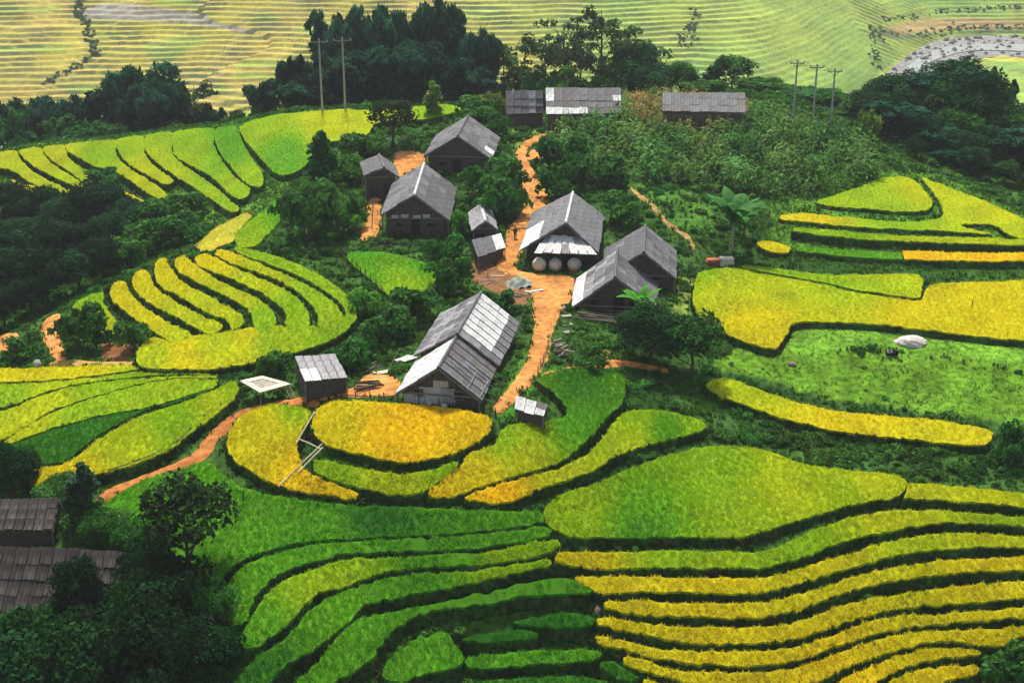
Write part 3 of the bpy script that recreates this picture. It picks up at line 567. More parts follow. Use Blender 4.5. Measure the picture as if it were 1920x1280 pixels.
# ground cover colour
def zone(PP, closed=True): return hit(catmull(P(PP), closed, 12), 0.0)[:, :2]
cg = np.tile(np.array((.034, .085, .014)), (len(Vg), 1)); XY = Vg[:, :2]
cg *= (1 + .35 * wnoise(XY[:, 0], XY[:, 1], 11, 51))[:, None]
def paint(PP, c, feather=0):
    k = inside(zone(PP), XY); cg[k] = np.array(c) * (1 + .22 * wnoise(XY[k, 0], XY[k, 1], 4, 52))[:, None]
GRASS = "1485,612 1560,608 1650,612 1760,626 1920,643 1990,650 1990,700 1900,690 1800,672 1700,660 1600,655 1470,660"
paint("1330,690 1400,640 1470,640 1990,660 1990,800 1860,790 1740,775 1550,745 1400,700", (.10, .215, .016))
paint('0,285 120,262 250,250 400,235 480,220 520,240 545,330 520,380 450,410 340,410 220,340 100,365 0,345', (.075, .17, .016))
paint('1470,330 1740,325 1990,450 1990,470 1480,470 1450,420', (.07, .17, .016))
paint(GRASS, (.13, .28, .025))
paint("1400,1180 1400,1181 1401,1180", (.05, .1, .02))
paint("380,1175 425,1180 445,1212 462,1250 440,1295 370,1295 370,1230", (.03, .12, .012))
paint("870,222 1000,215 1180,218 1160,240 1040,245 990,262 960,285 930,270 940,240", (.13, .22, .03))
paint("1150,345 1250,350 1330,380 1330,440 1280,430 1200,390", (.06, .15, .018))
paint("365,466 400,432 460,396 474,400 440,440 410,470", (.36, .34, .06))
paint("440,440 480,402 520,372 536,385 520,415 480,455 446,462", (.09, .24, .012))
paint("1020,690 1060,690 1000,745 960,800 930,790 950,765 985,735", (.04, .15, .012))
paint("930,760 985,735 1010,705 1020,690 1000,640 985,640 960,700 930,745", (.06, .17, .016))
paint("1270,520 1300,520 1300,570 1280,600 1265,590", (.16, .22, .04))
paint("1400,480 1500,480 1920,490 1990,500 1990,528 1740,530 1720,512 1500,500", (.03, .085, .012))
# far hillside: patchwork of ripe, green and cut fields
fy = XY[:, 1] > 330
x, y = XY[fy, 0], XY[fy, 1]; z, fr = far_z(x, y); hb = far_h(x, y)
lev = np.floor((hb + 70) / STEP)
cell = np.sin(lev * 12.9898 + np.floor((x + 14 * wnoise(x, y, 80, 71)) / 60) * 78.233) * 43758.5453; cell = cell - np.floor(cell)
g = sstep(-40, 60, x + 25 * wnoise(x, y, 90, 72) + (y - 560) * .12)
yel = np.array((.40, .375, .055)); pnk = np.array((.41, .34, .085)); grn = np.array((.20, .35, .07)); ylg = np.array((.31, .38, .065)); dk = np.array((.085, .12, .045)); grey = np.array((.26, .25, .26))
a = (.5 + .5 * wnoise(x, y, 70, 73) + (cell - .5) * .35)[:, None]; a = np.clip(a, 0, 1)
west = yel * (1 - a) + pnk * a; east = grn * (1 - a) + ylg * a
w = ((wnoise(x, y, 45, 74)) > .42)[:, None]
west = np.where(w & (cell[:, None] > .4), ylg * .95, west)
cf = west * (1 - g[:, None]) + east * g[:, None]
cf *= (.88 + .24 * cell)[:, None]
wv = .80 + .13 * wnoise(x, y, 40, 78); ris = sstep(wv - .14, wv - .04, fr) * (hb > -69.4)
ris = ris * np.clip(.48 + .6 * wnoise(x, y, 26, 79), .06, .85) * (1 - .45 * sstep(20, 120, x)); cf = cf * (1 - ris[:, None]) + dk * ris[:, None]
fl = (hb <= -69.4); cf[fl] = np.array((.24, .30, .07)) * (1 + .3 * wnoise(x[fl], y[fl], 20, 75))[:, None]
sl = (y < 420); cf[sl] = np.array((.03, .06, .014))
cg[fy] = cf
def fpaint(PP, c, mixk=1.0):
    k = inside(zone(PP), XY) & fy; cg[k] = cg[k] * (1 - mixk) + np.array(c) * mixk * (1 + .25 * wnoise(XY[k, 0], XY[k, 1], 6, 76))[:, None]
fpaint("150,26 200,8 300,16 395,32 390,40 480,56 470,64 380,48 280,40 165,36", (.25, .24, .25), .75)
fpaint("1640,62 1700,42 1800,34 1920,40 1920,54 1760,58 1680,68", (.36, .25, .11), .85)
fpaint("1640,58 1720,64 1920,52 1990,54 1990,66 1920,64 1760,66 1680,74", dk * 1.3, .9)
fpaint("1820,98 1870,92 1990,86 1990,112 1880,116 1830,108", yel * 1.15, .85)
idx = np.arange(len(xs) * ny).reshape(len(xs), ny)
def gsheet(name, j0, j1, m):
    a = idx[:-1, j0:j1]; b = idx[1:, j0:j1]
    F = np.stack([a.ravel(), b.ravel(), np.roll(idx, -1, 1)[1:, j0:j1].ravel(), np.roll(idx, -1, 1)[:-1, j0:j1].ravel()], 1)
    u, inv = np.unique(F, return_inverse=True)
    o = obj(name, mesh_np(name, Vg[u], inv.reshape(F.shape).astype(np.int32), [m], col=cg[u], smooth=True)); tag(o, None, None, None, 'structure'); return o
j300 = int(np.searchsorted(ys, 284)); j470 = int(np.searchsorted(ys, 455))
gsheet('ground', 0, j300, M['ground']); gsheet('valley_slope', j300, j470, M['ground']); gsheet('far_hillside', j470, ny - 1, M['far'])
# river in the valley bottom
rx = np.arange(-420, 520, 6.0); ry = river_y(rx)
wid = 13 + 4 * np.sin(rx / 37) + 15 * sstep(100, 220, rx)
def ribbon(name, x, yc, w, z, m, label, k=7):
    V = []; F = []
    for i in range(len(x)):
        for t in np.linspace(-1, 1, k): V.append((x[i], yc[i] + t * w[i], z + .4 * abs(t) ** 3 * 0 + float(wnoise(x[i], yc[i] + t * w[i], 7, 81)) * .15))
    for i in range(len(x) - 1):
        for j in range(k - 1): F.append([i * k + j, (i + 1) * k + j, (i + 1) * k + j + 1, i * k + j + 1])
    o = obj(name, mesh_np(name, V, F, [m], smooth=True)); tag(o, label, None, None, 'structure')
ribbon('river_bed', rx, ry, wid, -69.45, M['gravel'], 'pale stony river bed in the valley')
ribbon('river', rx, ry - 3 + 4 * np.sin(rx / 23), wid * .32, -69.15, M['water'], 'shallow bright river among stones')

def fline(PP, n, jit): z = hit(catmull(P(PP), False, 4), 0.0); k = VR0.integers(0, len(z), n); q = z[k, :2] + VR0.normal(0, jit, (n, 2)); return q
VR0 = np.random.default_rng(5)

# ---------------------------------------------------------------- houses
def on_z(px, z): r = Vector(rays([px])[0]); t = (z - CAM_Z) / r.z; return Vector((r.x * t, r.y * t, z))
def on_plane(px, p, n): r = Vector(rays([px])[0]); o = Vector((0, 0, CAM_Z)); t = (p - o).dot(n) / r.dot(n); return o + r * t
HR = random.Random(11)
def sheet_mesh(a, b, n, t=.035, k=5):
    """corrugated sheet spanned by vectors a (across) and b (down the slope), centred"""
    V = []; F = []
    for lay in (0, 1):
        for e in (-.5, .5):
            for i in range(k + 1):
                h = (.022 if i % 2 else -.012) + (t if lay == 0 else 0)
                V.append(a * (i / k - .5) + b * e + n * h)
    m = k + 1
    for i in range(k):
        F.append([i, i + 1, m + i + 1, m + i]); F.append([2 * m + i, 3 * m + i, 3 * m + i + 1, 2 * m + i + 1])
        F.append([i, 2 * m + i, 2 * m + i + 1, i + 1]); F.append([m + i, m + i + 1, 3 * m + i + 1, 3 * m + i])
    F.append([0, m, 3 * m, 2 * m]); F.append([k, 2 * m + k, 3 * m + k, m + k])
    return mesh_np('roof_sheet', V, F, [M['r_grey']])
def slope(roof, base, A, B, Cc, D, nc, nr, keyfn, gap=.03, lap=1.07, under=True):
    """sheets over the quad A-B (top edge) to D-C (bottom edge); A,B,C,D world"""
    par = ((B - A) - (Cc - D)).length < .15 * (B - A).length
    n = (B - A).cross(D - A).normalized()
    if n.z < 0: n = -n
    shared = None
    for i in range(nc):
        for j in range(nr):
            u0, u1, v0, v1 = i / nc, (i + 1) / nc, j / nr, (j + 1) / nr
            f = lambda u, v: (A * (1 - u) + B * u) * (1 - v) + (D * (1 - u) + Cc * u) * v
            c = (f(u0, v0) + f(u1, v0) + f(u0, v1) + f(u1, v1)) / 4
            a = ((f(u1, v0) - f(u0, v0)) + (f(u1, v1) - f(u0, v1))) / 2; b = ((f(u0, v1) - f(u0, v0)) + (f(u1, v1) - f(u1, v0))) / 2
            al = a.length; a2 = a * ((al - gap) / al); b2 = b * lap
            if par:
                if shared is None: shared = sheet_mesh(a2, b2, n)
                me = shared
            else: me = sheet_mesh(a2, b2, n)
            o = obj('roof_sheet', me, roof, c - base + b.normalized() * HR.gauss(0, .05) + n * (.05 + .018 * (j % 2) + HR.uniform(0, .012) - .014 * j), (HR.gauss(0, .010), HR.gauss(0, .010), HR.gauss(0, .012)))
            o.material_slots[0].link = 'OBJECT'; o.material_slots[0].material = M['r_' + keyfn(i, j, nc, nr)]
def pick(*ks): return lambda i, j, nc, nr: HR.choice(ks)
def quad_slab(mb, A, B, Cc, D, t=.08, m=0):
    n = (B - A).cross(D - A).normalized()
    if n.z < 0: n = -n
    V = [A, B, Cc, D, A - n * t, B - n * t, Cc - n * t, D - n * t]
    mb.add(V, [[0, 1, 2, 3], [7, 6, 5, 4], [0, 4, 5, 1], [1, 5, 6, 2], [2, 6, 7, 3], [3, 7, 4, 0]], m)
HOUSES = {}
def ridge_frame(rf, rb, hr, el, er, zf=None, ext=0.0):
    RF = hit1(*rf, hr) if zf is None else on_z(rf, zf)
    RB = on_z(rb, RF.z); d = (RB - RF); d.z = 0; L = d.length; d.normalize(); s = Vector((d.y, -d.x, 0))     # s points right
    EL = on_plane(el, RF - d * ext, d) if el else None; ER = on_plane(er, RF - d * ext, d) if er else None
    if EL is None: EL = RF - s * (ER - RF).dot(s) + Vector((0, 0, ER.z - RF.z))
    if ER is None: ER = RF + s * -(EL - RF).dot(s) + Vector((0, 0, EL.z - RF.z))
    return RF, RB, d, s, L, EL, ER
def house(label, secs, hr, kl, kr, cols, rows, gap=.03, cap='slate', wall='wood', inset=.55, over=.45, cat='house', name='farm_house', group='grey roofed houses of the hamlet', boards=True, ext=0.0):
    """secs: list of (ridge front px, ridge back px, eave left px, eave right px, dz)"""
    zf = None; base = None; t = None
    for si, (rf, rb, el, er, dz) in enumerate(secs):
        RF, RB, d, s, L, EL, ER = ridge_frame(rf, rb, hr, el, er, zf, ext)
        if si == 0 and len(secs) > 1: zf = RF.z + secs[1][4]
        if t is None:
            c = (RF + RB) / 2; gz = min(float(ground(RF.x, RF.y)), float(ground(RB.x, RB.y))) ; base = Vector((c.x, c.y, gz)); t = empty(name, base); tag(t, label, cat, group)
            HOUSES[label] = t
        Bk = d * (L + ext)
        print('HOUSE', label[:28], 'L %.1f wl %.1f wr %.1f el %.1f er %.1f rz %.1f g %.1f' % (L, (RF - EL).dot(s), (ER - RF).dot(s), EL.z - base.z, ER.z - base.z, RF.z - base.z, base.z))
        mb = MB(); quad_slab(mb, RF - base, RB - base, EL + Bk - base, EL - base); quad_slab(mb, RF - base, RB - base, ER + Bk - base, ER - base)
        roof = mb.build('roof', M['wood'], t)
        key = kl[si] if isinstance(kl, list) else kl; key2 = kr[si] if isinstance(kr, list) else kr
        n1 = cols[si] if isinstance(cols, list) else cols
        slope(roof, base, RF, RB, EL + Bk, EL, n1, rows, key, gap); slope(roof, base, RF, RB, ER + Bk, ER, n1, rows, key2, gap)
        if cap:
            cb = MB(); cb.tube([RF - base - d * .1 + Vector((0, 0, .09)), RB - base + d * .1 + Vector((0, 0, .09))], .16, 6); cb.build('ridge_cap', M['r_' + cap], roof)
        # barge boards on the front gable
        bb = MB()
        for E_ in (EL, ER):
            v = (E_ - RF); w = v.length; q = v.normalized(); zz = d; xx = q.cross(zz)
            bb.box((RF + E_) / 2 - base - d * .06 - Vector((0, 0, .10)), (w, .05, .16), M=Matrix((q, zz, -xx)).transposed())
        if si == len(secs) - 1: bb.build('barge_board', M['r_slate'], roof)
        # walls
        F0 = RF + d * over; F1 = RB - d * over; wl = (RF - EL).dot(s); wr = (ER - RF).dot(s); il = inset / wl; ir = inset / wr
        def wpt(P0, side, top):
            if side == 0: return Vector((P0.x, P0.y, RF.z - .14))
            w = (wl - inset) if side < 0 else (wr - inset); drop = (RF.z - EL.z) * (1 - il) if side < 0 else (RF.z - ER.z) * (1 - ir)
            q = P0 + s * side * w; q.z = RF.z - drop - .14 if top else base.z - 1.0; return q
        ring = lambda P0: [wpt(P0, -1, False), wpt(P0, 1, False), wpt(P0, 1, True), wpt(P0, 0, True), wpt(P0, -1, True)]
        V = [p - base for p in ring(F0) + ring(F1)]
        wb = MB(); wb.add(V, [[0, 1, 2, 3, 4], [9, 8, 7, 6, 5], [0, 4, 9, 5], [1, 6, 7, 2]]); wb.build('wall', M['wood'], t)
        if si == len(secs) - 1 and boards:      # front wall boards, door, posts
            W = wl + wr - 2 * inset; k = int(W / .42); x0 = -(wl - inset)
            pb = MB()
            for i in range(k):
                x = x0 + (i + .5) * W / k; fx = x / (wl - inset) if x < 0 else x / (wr - inset); e = EL if x < 0 else ER
                top = RF.z - .2 - abs(fx) * (RF.z - e.z) * (1 - (il if x < 0 else ir)) - .08; bot = base.z - .6
                if top - bot < .3 or HR.random() < .06: continue
                pb.box(F0 + s * x - base + Vector((0, 0, (top + bot) / 2 - F0.z + 0)) - d * (.03 + HR.uniform(0, .03)), (W / k - .035, .03, top - bot), math.atan2(s.y, s.x))
            pb.build('gable_boards', M[wall], t)
            for sd, E_, ww in ((-1, EL, wl), (1, ER, wr)):
                for P0 in (RF + d * .15, RB - d * .15):
                    q = P0 + s * sd * (ww - .18); q.z = 0; zb = min(base.z, float(ground(q.x, q.y))) - .4; zt = E_.z + .05
                    if zt - zb > .3: ps = MB(); ps.tube([q - base + Vector((0, 0, zb)), q - base + Vector((0, 0, zt))], .07, 6); ps.build('post', M['post'], t)
            zbm = min(EL.z, ER.z) + .15; bm = MB(); bm.tube([F0 - s * (wl - inset) - base - d * .12 + Vector((0, 0, zbm - F0.z)), F0 + s * (wr - inset) - base - d * .12 + Vector((0, 0, zbm - F0.z))], .09, 6); bm.build('beam', M['post'], t)
            if W > 5:
                for sx_ in (-.55, .5):
                    wq = F0 + s * (wl - inset if sx_ < 0 else wr - inset) * sx_ - d * .09; wbx = MB(); wbx.box(Vector((wq.x, wq.y, base.z + 1.15)) - base, (.75, .05, .65), math.atan2(s.y, s.x)); wf = wbx.build('window', M['black'], t)
                    for e_ in (-.4, .4): fr = MB(); fr.box(Vector((wq.x, wq.y, base.z + 1.15)) - base - d * .03 + Vector((0, 0, e_ * .9)), (.9, .05, .08), math.atan2(s.y, s.x)); fr.build('frame', M['post'], wf)
            dq = F0 + s * HR.uniform(-.6, .6) - d * .09; db = MB(); db.box(Vector((dq.x, dq.y, base.z + .95)) - base, (1.0, .05, 1.7), math.atan2(s.y, s.x)); dr = db.build('door', M['black'], t)
        fp = np.array([[p.x, p.y] for p in (EL, ER, ER + Bk, EL + Bk)]); OCC.append(fp)
    return t, base, RF, RB, d, s, EL, ER
gk = pick('grey', 'grey', 'grey', 'slate'); sk = pick('slate', 'slate', 'slate', 'grey')
# the big long house in two sections
def big_r(i, j, nc, nr): return 'white' if j < nr - 1 and i > 0 else 'grey' if HR.random() < .8 else 'pale'
def big_l(i, j, nc, nr): return HR.choice(['grey', 'slate', 'grey', 'pale']) if j < nr - 2 else HR.choice(['grey', 'pale', 'pale'])
T, base, RF, RB, d, s, EL, ER = house('largest, longest house, white sheets on its roof, pale gable facing the golden oval field',
    [((857, 627), (902, 549), (776, 668), (935, 687), 0), ((822, 690), (857, 630), (742, 738), (902, 752), -.28)], 3.75,
    [big_l, pick('white')], [big_r, pick('brown', 'grey', 'brown')], [8, 5], 4, gap=.26, cap='slate', wall='wood', inset=.5)
sg = math.atan2(s.y, s.x)
for w, x, z, h in ((3.1, -.25, .95, 1.5), (1.25, -2.55, .62, 1.0), (1.3, .1, 2.05, .65)):
    wp = MB(); q = RF + d * .36 + s * x; wp.box(Vector((q.x, q.y, base.z + z)) - base, (w, .05, h), sg); wp.build('wall_panel', M['wallpale'], T)
rf = [c for c in T.children if c.name.startswith('roof')][-1]
for (a, b) in (((.30, .10), (.30, .66)), ((.30, .36), (.30, .94)), ((.55, .30), (.55, .62)), ((.02, .02), (.02, .98))):   # pale laths on the brown slope
    f = lambda u, v: RF + (RB - RF) * u + (ER - RF) * v
    n = (RB - RF).cross(ER - RF).normalized(); n = n if n.z > 0 else -n
    for u in ((a[0], ), ): pass
    lb = MB(); lb.tube([f(a[0] + (.22 if a[1] == .36 else 0), a[1]) - base + n * .14, f(b[0] + (.22 if a[1] == .36 else 0), b[1]) - base + n * .14], .07, 4); lb.build('roof_lath', M['r_white'], rf)
for v in (.66, .94):
    lb = MB(); lb.tube([f(.05, v) - base + n * .15, f(.5, v) - base + n * .15], .06, 4); lb.build('roof_lath', M['r_pale'], rf)
for q in range(5):
    tt = .12 + q * .19; e = ER + (RB - RF) * tt; mb = MB(); mb.tube([e - base - s * .6 + Vector((0, 0, .12)), e - base + s * 1.1 - Vector((0, 0, .55))], .045, 5); mb.build('rafter_pole', M['post'], T)
T2, b2, RF2, RB2, d2, s2, *_ = house('house with a white ridge strip and a dark open gable, nearest the orange yard', [((777, 366), (795, 308), (714, 403), (843, 414), 0)], 4.8, gk, sk, 7, 4, cap='white')
for k, x in enumerate((-2.3, -1.2, .2, 1.3)):
    mb = MB(); p = RF2 + d2 * .32 + s2 * x; mb.box(Vector((p.x, p.y, b2.z + 2.15 + .1 * (k % 2))) - b2, (.85, .10, .38), math.atan2(s2.y, s2.x)); mb.build('loft_board', M['wallpale'], T2)
tH3 = house('rearmost hamlet house with one white sheet low on its right slope', [((858, 256), (878, 218), (795, 293), (921, 299), 0)], 4.9,
      gk, lambda i, j, nc, nr: 'white' if (i, j) == (1, nr - 1) else HR.choice(['grey', 'slate']), 6, 4, cap='slate')
house('small dark roofed hut left of the white ridged house', [((720, 315), (711, 291), (682, 330), (750, 334), 0)], 3.9, pick('slate'), pick('slate', 'brown'), 3, 3, cap='brown', cat='hut', name='farm_hut')
T5, b5, *_ = house('little pale roofed hut with a dark patch in its roof beside the path', [((910, 415), (901, 383), (885, 433), (934, 431), 0)], 3.3,
      pick('pale'), lambda i, j, nc, nr: 'brown' if (i, j) == (0, 0) else 'pale', 3, 3, cap='white', cat='hut', name='farm_hut', inset=.35)
T6, b6, RF6, RB6, d6, s6, EL6, ER6 = house('house with a white skirt roof above three round jars', [((1061, 418), (1074, 362), (976, 468), (1122, 474), 0)], 4.5,
      lambda i, j, nc, nr: 'white' if j >= nr - 2 and i < 4 else 'grey', lambda i, j, nc, nr: 'grey', 8, 5, cap='white', ext=2.0)
# skirt roof on its front
A = on_plane((1024, 441), RF6 - d6 * .12, d6); B = on_plane((1092, 446), RF6 - d6 * .12, d6); zb = (EL6.z + ER6.z) / 2
Cc = on_z((1120, 478), zb); D = on_z((1001, 474), zb)
print('SKIRT', (D - A).dot(d6), A.z, zb)
mb = MB(); quad_slab(mb, A - b6, B - b6, Cc - b6, D - b6); sr = mb.build('skirt_roof', M['wood'], T6)
slope(sr, b6, A, B, Cc, D, 7, 2, pick('white', 'white', 'pale'), .03)
house('house with a slate coloured roof at the right edge of the hamlet', [((1207, 474), (1210, 424), (1128, 518), (1268, 523), 0)], 3.9, sk, gk, 7, 4, gap=.07, cap='slate')
def h8l(i, j, nc, nr): return 'white' if j == nr - 1 else 'pale' if j == nr - 2 and i < 5 else HR.choice(['grey', 'slate', 'pale'])
house('house with ribbed grey roof turning white at its left eave, beside the yard', [((1153, 521), (1158, 469), (1072, 577), (1232, 577), 0)], 3.9, h8l, lambda i, j, nc, nr: 'white' if i == nc - 1 and j > 1 else HR.choice(['slate', 'grey']), 7, 4, gap=.13, cap='slate')

# lean-to sheds
def shed(name, label, cat, q, zt, zb, nc, nr, keyfn, walls='wood', group=None, gap=.04, posts=True, wallin=.25, depth=None):
    A, B = hit1(*q[0], zt), hit1(*q[1], zt); zz = (A.z + B.z) / 2; A, B = on_z(q[0], zz), on_z(q[1], zz)
    D, Cc = hit1(*q[3], zb), hit1(*q[2], zb)
    if depth:
        A, B = at_y(*q[0], D.y + depth), at_y(*q[1], D.y + depth); zz = (A.z + B.z) / 2; A.z = B.z = zz
    zz2 = (D.z + Cc.z) / 2; D, Cc = on_z(q[3], zz2), on_z(q[2], zz2)
    c = (A + B + Cc + D) / 4; gz = float(min(ground(p.x, p.y) for p in (A, B, Cc, D))); base = Vector((c.x, c.y, gz))
    t = empty(name, base); tag(t, label, cat, group)
    print('SHED', label[:26], 'w %.1f d %.1f zt %.1f zb %.1f' % ((B - A).length, (D - A).length, A.z - gz, D.z - gz))
    dn = base + Vector((0, 0, .14)); mb = MB(); quad_slab(mb, A - dn, B - dn, Cc - dn, D - dn); roof = mb.build('roof', M['wood'], t)
    slope(roof, base, A, B, Cc, D, nc, nr, keyfn, gap)
    def ins(Pt): v = (c - Pt); v.z = 0; return Pt + v.normalized() * wallin
    R = [ins(p) for p in (A, B, Cc, D)]
    if walls:
        V = [Vector((p.x, p.y, gz - .8)) - base for p in R] + [p - base - Vector((0, 0, .26)) for p in R]
        wb = MB(); wb.add(V, [[0, 1, 2, 3], [7, 6, 5, 4], [0, 4, 5, 1], [1, 5, 6, 2], [2, 6, 7, 3], [3, 7, 4, 0]]); wb.build('wall', M[walls], t)
    if posts:
        for p in (A, B, Cc, D):
            pp = p + (c - p) * .04; ps = MB(); ps.tube([Vector((pp.x, pp.y, gz - .4)) - base, pp - base - Vector((0, 0, .06))], .06, 5); ps.build('post', M['post'], t)
    OCC.append(np.array([[p.x, p.y] for p in (A, B, Cc, D)])); return t, base, (A, B, Cc, D)
shed('field_shed', 'grey sheet roofed shed at the left edge of the hamlet above the dirt track', 'shed', [(553, 671), (628, 665), (652, 707), (571, 716)], 2.5, 1.9, 5, 2, pick('pale', 'white', 'pale'), 'wood', None, .05)
shed('store_hut', 'tiny white roofed hut at the lower end of the orange path', 'hut', [(967, 743), (1028, 760), (1020, 781), (965, 768)], 1.9, 1.5, 3, 2, lambda i, j, nc, nr: 'brown' if (i, j) == (2, 0) else 'white', 'wood')
shed('lean_to', 'dark lean-to with one white sheet below the little pale hut', 'shed', [(884, 452), (940, 440), (948, 464), (896, 484)], 1.9, 1.4, 3, 1, lambda i, j, nc, nr: 'white' if i == 2 else 'slate', 'wood')
bt = pick('grey')
shed('barn', 'small grey barn on the crest left of the white patched barn', 'barn', [(948, 171), (1018, 171), (1019, 212), (949, 214)], 3.1, 1.9, 5, 3, lambda i, j, nc, nr: 'pale' if i == 3 else HR.choice(['grey', 'brown']), 'wood', 'barns on the crest', depth=2.8)
shed('barn', 'grey barn on the crest with white sheets along its left end and eave', 'barn', [(1023, 164), (1164, 168), (1165, 213), (1024, 214)], 3.5, 2.1, 9, 4, lambda i, j, nc, nr: 'white' if (i == 0 and j < 2) or (j == nr - 1 and i < 5) or (i == 8 and j == 1) else HR.choice(['grey', 'grey', 'brown']), 'wood', 'barns on the crest', depth=2.8)
shed('barn', 'long low plain grey barn behind the maize on the crest', 'barn', [(1242, 173), (1397, 177), (1398, 212), (1242, 208)], 2.9, 3.1, 9, 3, pick('grey', 'grey', 'brown'), 'wood', 'barns on the crest', depth=2.8)
dk = pick('brown', 'slate', 'brown')
shed('valley_house', 'dark weathered roof at the lower left, the smaller upper one of two', 'house', [(-30, 937), (110, 935), (100, 993), (-50, 992)], 2.6, 2.0, 8, 3, pick('old'), 'wood', 'two dark houses at the lower left', .05)
shed('valley_house', 'dark weathered roof at the lower left, the larger lower one of two', 'house', [(-60, 1020), (248, 1036), (208, 1150), (-90, 1142)], 3.6, 2.2, 13, 4, pick('old'), 'wood', 'two dark houses at the lower left', .05)

# ---------------------------------------------------------------- vegetation
VR = np.random.default_rng(23)
def leaves(C, R, n, size, col, var=.35, aspect=1.7, droop=0.0, shell=.45, up=.08):
    """leaf-sized quads spread through clumps: C (k,3) centres, R (k,3) radii"""
    k = len(C); tot = k * n; c = np.repeat(C, n, 0); r = np.repeat(R, n, 0)
    d = VR.normal(0, 1, (tot, 3)); d /= np.linalg.norm(d, axis=1, keepdims=True); d[:, 2] = np.where(d[:, 2] < -.35, -d[:, 2], d[:, 2])
    p = c + d * r * (shell + (1 - shell) * VR.random((tot, 1)) ** .6)
    nn = d + VR.normal(0, .55, (tot, 3)); nn[:, 2] += up; nn /= np.linalg.norm(nn, axis=1, keepdims=True)
    t = VR.normal(0, 1, (tot, 3)); t[:, 2] -= droop * 2; t -= nn * (t * nn).sum(1, keepdims=True); t /= np.linalg.norm(t, axis=1, keepdims=True)
    b = np.cross(nn, t); s = size * VR.uniform(.6, 1.35, (tot, 1)); L = t * s * aspect / 2; W = b * s / 2
    V = np.stack([p - L, p + W - L * .1, p + L, p - W - L * .1], 1).reshape(-1, 3); F = np.arange(tot * 4).reshape(-1, 4)
    cc = np.repeat(VR.uniform(1 - var, 1 + var, (k, 1)), n, 0) * VR.uniform(1 - var * .8, 1 + var * .9, (tot, 1)) * np.array(col)[None]
    cc = cc * (1 + VR.normal(0, .12, (tot, 1)) * np.array([[1.6, .2, .2]])); cc = np.clip(cc, .002, 1)
    return V, F, np.repeat(cc, 4, 0)
def join(parts):
    V, F, C = [], [], []; o = 0
    for v, f, c in parts: V.append(v); F.append(f + o); C.append(c); o += len(v)
    return np.vstack(V), np.vstack(F), np.vstack(C)
def leaf_mesh(name, parts, m='leaf'): V, F, C = join(parts); return mesh_np(name, V, F, [M[m]], col=C)
DK = (.036, .130, .022); MD = (.055, .175, .024); BR = (.085, .25, .026); BM = (.020, .085, .045); OL = (.12, .21, .03); PL = (.18, .28, .05)
def broad(seed, h, w, col, n=26, per=90, size=.34, low=.25):
    r = np.random.default_rng(seed); C = []; 
    while len(C) < n:
        d = r.normal(0, 1, 3); d /= np.linalg.norm(d); 
        if d[2] < -.5: continue
        q = d * (.45 + .5 * r.random() ** .5) * np.array([w / 2, w / 2, h * (1 - low) / 2]) * r.uniform(.75, 1.08); C.append(q + np.array([0, 0, h * (low + (1 - low) / 2) - h * .02]))
    C = np.array(C); R = np.stack([r.uniform(.14, .27, n) * w, r.uniform(.14, .27, n) * w, r.uniform(.17, .27, n) * w], 1)
    crown = leaf_mesh('crown', [leaves(C, R, per, size, col, .4)])
    mb = MB(); tr = max(.10, w * .032); mb.tube([(0, 0, -.8), (.05, .03, h * .2), (.1, -.05, h * .5), (.05, 0, h * .75)], [tr, tr * .8, tr * .5, tr * .2], 7)
    for k in range(7):
        c = C[r.integers(n)]; z0 = h * r.uniform(.18, .45); mb.tube([(0.06, 0, z0), tuple(np.array([c[0] * .5, c[1] * .5, (z0 + c[2]) / 2])), tuple(c)], [tr * .5, tr * .3, tr * .1], 5)
    return dict(h=h, w=w, crown=crown, trunk=mb.mesh('trunk', M['bark']))
def bamboo(seed, h, w, col, n=16, spray=44):
    r = np.random.default_rng(seed); mb = MB(); C = []; R = []
    for k in range(n):
        a = r.uniform(0, 6.283); b = r.uniform(0, .14) * w; lean = r.uniform(.10, .62) * w * (1 if r.random() < .8 else 1.25); H = h * r.uniform(.72, 1.0); pts = []
        for t in np.linspace(0, 1, 7):
            z = H * (t - .75 * max(0, t - .68) ** 1.5 * 2.2); pts.append((math.cos(a) * (b + lean * t ** 2.2), math.sin(a) * (b + lean * t ** 2.2), z - .5 * (t == 0)))
        mb.tube(pts, [.06, .06, .05, .045, .035, .02, .01], 4)
        P_ = np.array(pts)
        for t in np.linspace(.2, 1, 11):
            i = t * 6; j = min(int(i), 5); q = P_[j] * (1 - i + j) + P_[j + 1] * (i - j); C.append(q + r.normal(0, .18, 3)); rr = .30 + .62 * math.sin(math.pi * t ** 1.5 * .86) ; R.append((rr, rr, rr * .95))
    crown = leaf_mesh('foliage', [leaves(np.array(C), np.array(R) * h / 13, spray, .30 * h / 13, col, .45, 2.8, droop=1.1, shell=.25, up=.0)])
    return dict(h=h, w=w, crown=crown, trunk=mb.mesh('stem', M['bark']), names=('foliage', 'stem'))
def column(seed, h, w, col, n=24, per=70, size=.26):
    r = np.random.default_rng(seed); z = np.linspace(.12, .95, n) * h; prof = np.sin(np.pi * np.clip(np.linspace(.12, 1.0, n), 0, 1) ** .8) * .5 + .25
    a = r.uniform(0, 6.283, n); C = np.stack([np.cos(a) * w * .22 * prof, np.sin(a) * w * .22 * prof, z], 1); R = np.stack([w * .40 * prof, w * .40 * prof, np.full(n, h * .085)], 1)
    mb = MB(); mb.tube([(0, 0, -.6), (0, 0, h * .5), (0.05, 0, h * .9)], [.12, .08, .02], 6)
    return dict(h=h, w=w, crown=leaf_mesh('crown', [leaves(C, R, per, size, col, .35)]), trunk=mb.mesh('trunk', M['bark']))
